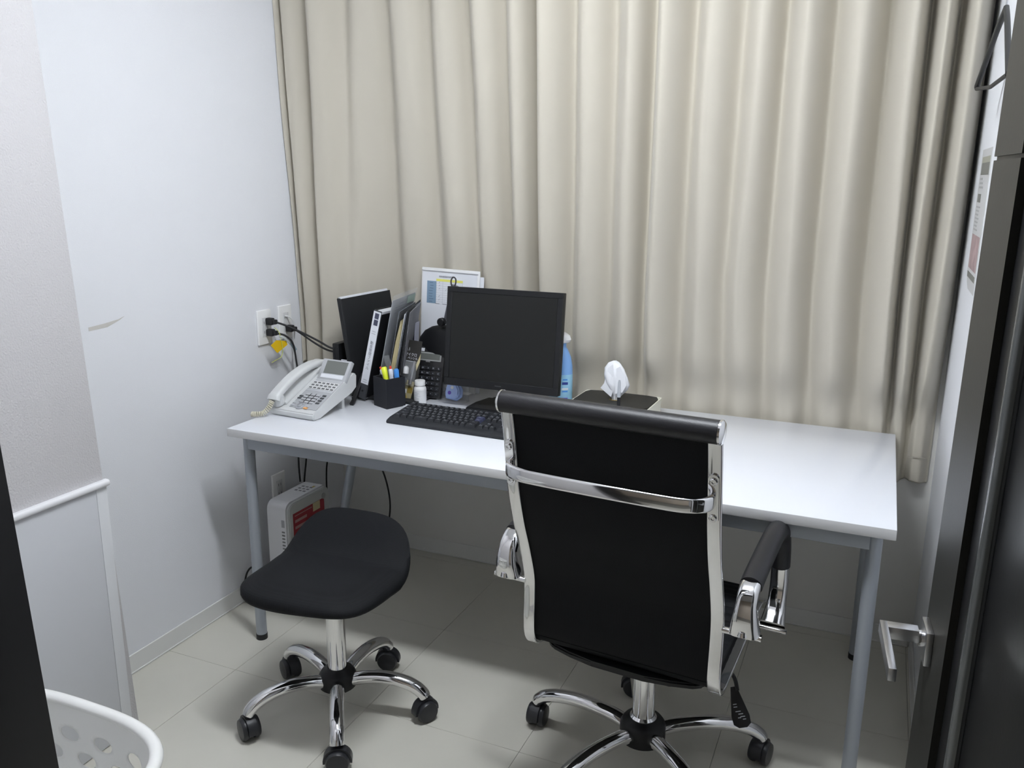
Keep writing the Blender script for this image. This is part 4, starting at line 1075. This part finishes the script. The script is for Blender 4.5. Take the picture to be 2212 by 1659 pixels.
for i in range(3):
    for j in range(3):
        bm = bmesh.new(); box(bm, (-.020+j*.017, .012+i*.020, topz), (.010, .009-.002*(j % 2), .0006)); obj('top_print', bm, mat('print_dim', (.22, .22, .24), .6), ht)
bm = bmesh.new(); box(bm, (.016, .062, topz), (.008, .016, .0006)); obj('top_print', bm, mat('amber_print', (.55, .45, .15), .6), ht)
for k in range(8):
    bm = bmesh.new(); box(bm, (.020, -HWd/2-.0002, .255-k*.012), (.012, .0012, .005)); obj('vent_slot', bm, mat('slot_grey', (.22, .22, .22), .6), ht)
bm = bmesh.new(); box(bm, (.020, -HWd/2-.0002, .285), (.012, .0012, .026)); obj('side_switch', bm, mat('switch_grey', (.42, .42, .44), .5), ht)

# ================================================================== BASKET
bk = thing('plastic_basket', 'white plastic basket with oval holes in the corner beside the door frame', 'basket', (.375, -1.035, 0))
RW, RD, RH = .268, .185, .40
def sup(a_, wx, wy, n=3.0):
    c, s = math.cos(a_), math.sin(a_); m = (abs(c)**n+abs(s)**n)**(-1/n); return wx*c*m, wy*s*m
bm = bmesh.new(); NA, NZ_ = 320, 110
def wallp(a_, z):
    k = .78+.22*(z/RH); x, y = sup(a_, RW*k, RD*k); return Vector((x, y, z))
ZR = (.335, .290, .245, .20, .155)
NH = 18
def nearest(a_, z):
    zi = min(range(5), key=lambda q: abs(ZR[q]-z)); zc = ZR[zi]
    best = None
    k0 = a_/(2*PI)*NH-.5*(zi % 2)
    for k in (math.floor(k0), math.floor(k0)+1):
        ac = 2*PI*(k+.5*(zi % 2))/NH
        p = wallp(a_, z); q = wallp(ac, z); dh = (Vector((p.x-q.x, p.y-q.y)).length)*(1 if a_ > ac else -1)
        r_ = math.hypot(dh/.0250, (z-zc)/.0150)
        if best is None or r_ < best[0]: best = (r_, ac, zc)
    return best
g = []; D_ = []
for j in range(NZ_+1):
    row = []; dr = []
    for i in range(NA):
        a_ = 2*PI*i/NA; z = .006+(RH-.008)*j/NZ_
        r_, ac, zc = nearest(a_, z)
        if .76 < r_ < 1.24 and r_ > 0:
            a_ = ac+(a_-ac)/r_; z = zc+(z-zc)/r_; r_ = 1.0
        row.append(bm.verts.new(wallp(a_, z))); dr.append(r_)
    g.append(row); D_.append(dr)
for j in range(NZ_):
    for i in range(NA):
        i2 = (i+1) % NA
        if max(D_[j][i], D_[j][i2], D_[j+1][i], D_[j+1][i2]) > 1.001: bm.faces.new((g[j][i], g[j][i2], g[j+1][i2], g[j+1][i]))
bm.faces.new(g[0])
bmesh.ops.delete(bm, geom=[v for v in bm.verts if not v.link_faces], context='VERTS')
o = obj('basket_wall', bm, basket_m, bk, angle=60)
md = o.modifiers.new('t', 'SOLIDIFY'); md.thickness = .0025
bm = bmesh.new()
pts = [Vector((*sup(2*PI*i/96, RW+.004, RD+.004), RH)) for i in range(97)]
rg = sweep(bm, pts, circ(.0125, .0095, 12), up=(0, 0, 1), caps=False); bmesh.ops.remove_doubles(bm, verts=bm.verts[:], dist=.0005)
obj('rim', bm, basket_m, bk, angle=180)

# ================================================================== right wall: poster, hanger
po = thing('poster', 'small printed poster with a picture taped to the right wall by the door', 'poster', (XR, .455, 0))
Mp = frame((0, 0, 0), (0, -1, 0), (0, 0, 1), (-1, 0, 0))
bm = bmesh.new()
out = [(-.128, 1.500), (.10, 1.500), (.10, 1.165), (-.06, 1.165), (-.10, 1.178), (-.128, 1.20)]
prism(bm, out, 0, .0008, Mp); obj('sheet', bm, poster_m, po)
def pp_(name, x0, x1, z0, z1, m):
    bm = bmesh.new(); box(bm, ((x0+x1)/2, (z0+z1)/2, .0011), (x1-x0, z1-z0, .0005), 0, Mp); return obj(name, bm, m, po)
pp_('heading_block', -.105, .08, 1.440, 1.468, poster_dark); pp_('heading_block', -.105, .08, 1.468, 1.482, mat('olive_print', (.40, .40, .33), .6))
pp_('text_block', -.105, -.03, 1.375, 1.395, poster_dark)
for k in range(7): pp_('text_line', -.105, -.02-.01*(k % 3), 1.362-k*.009, 1.3655-k*.009, mat('text_grey', (.45, .45, .45), .6))
for k in range(3): pp_('text_line', -.10, -.01-.01*k, 1.408+k*.010, 1.413+k*.010, MATS['text_grey'])
pp_('picture', -.112, .08, 1.215, 1.298, poster_pink)
pp_('footer_block', -.112, .08, 1.192, 1.206, poster_dark)
hg = thing('coat_hanger', 'dark plastic coat hanger on a hook at the top of the right wall', 'hanger', (0, 0, 0))
tip = Vector((1.880, .335, 1.626)); mid = Vector((1.900, .135, 1.752)); oth = Vector((1.9, -.065, 1.61))
def hpath(a, b):
    return [a, a.lerp(b, .25)+Vector((0, 0, .002)), a.lerp(b, .7)+Vector((0, 0, .006)), b]
bm = bmesh.new(); sweep(bm, smoothpath(hpath(tip, mid)), rrect(.010, .013, .004), up=(0, 0, 1)); sweep(bm, smoothpath(hpath(oth, mid)), rrect(.010, .013, .004), up=(0, 0, 1)); obj('shoulder', bm, hanger_m, hg)
bm = bmesh.new(); sweep(bm, [tip+Vector((0, 0, -.004)), Vector((1.89, .13, 1.606)), oth], circ(.004, n=8)); obj('bar', bm, hanger_m, hg)
tube('hook', [mid, mid+Vector((0, 0, .04)), mid+Vector((0, .018, .062)), mid+Vector((0, .012, .086)), mid+Vector((0, -.010, .092)), mid+Vector((0, -.022, .078))], .0022, chrome_soft, hg)
wh = thing('wall_hook', 'small chrome hook on the right wall holding the coat hanger', 'hook', (XR, .135, 1.84))
bm = bmesh.new(); sweep(bm, smoothpath([(0, 0, -.01), (-.020, 0, -.012), (-.036, 0, -.008), (-.040, 0, .006)]), circ(.003, n=8)); box(bm, (-.002, 0, 0), (.004, .03, .04), .001); obj('hook_body', bm, chrome_soft, wh)
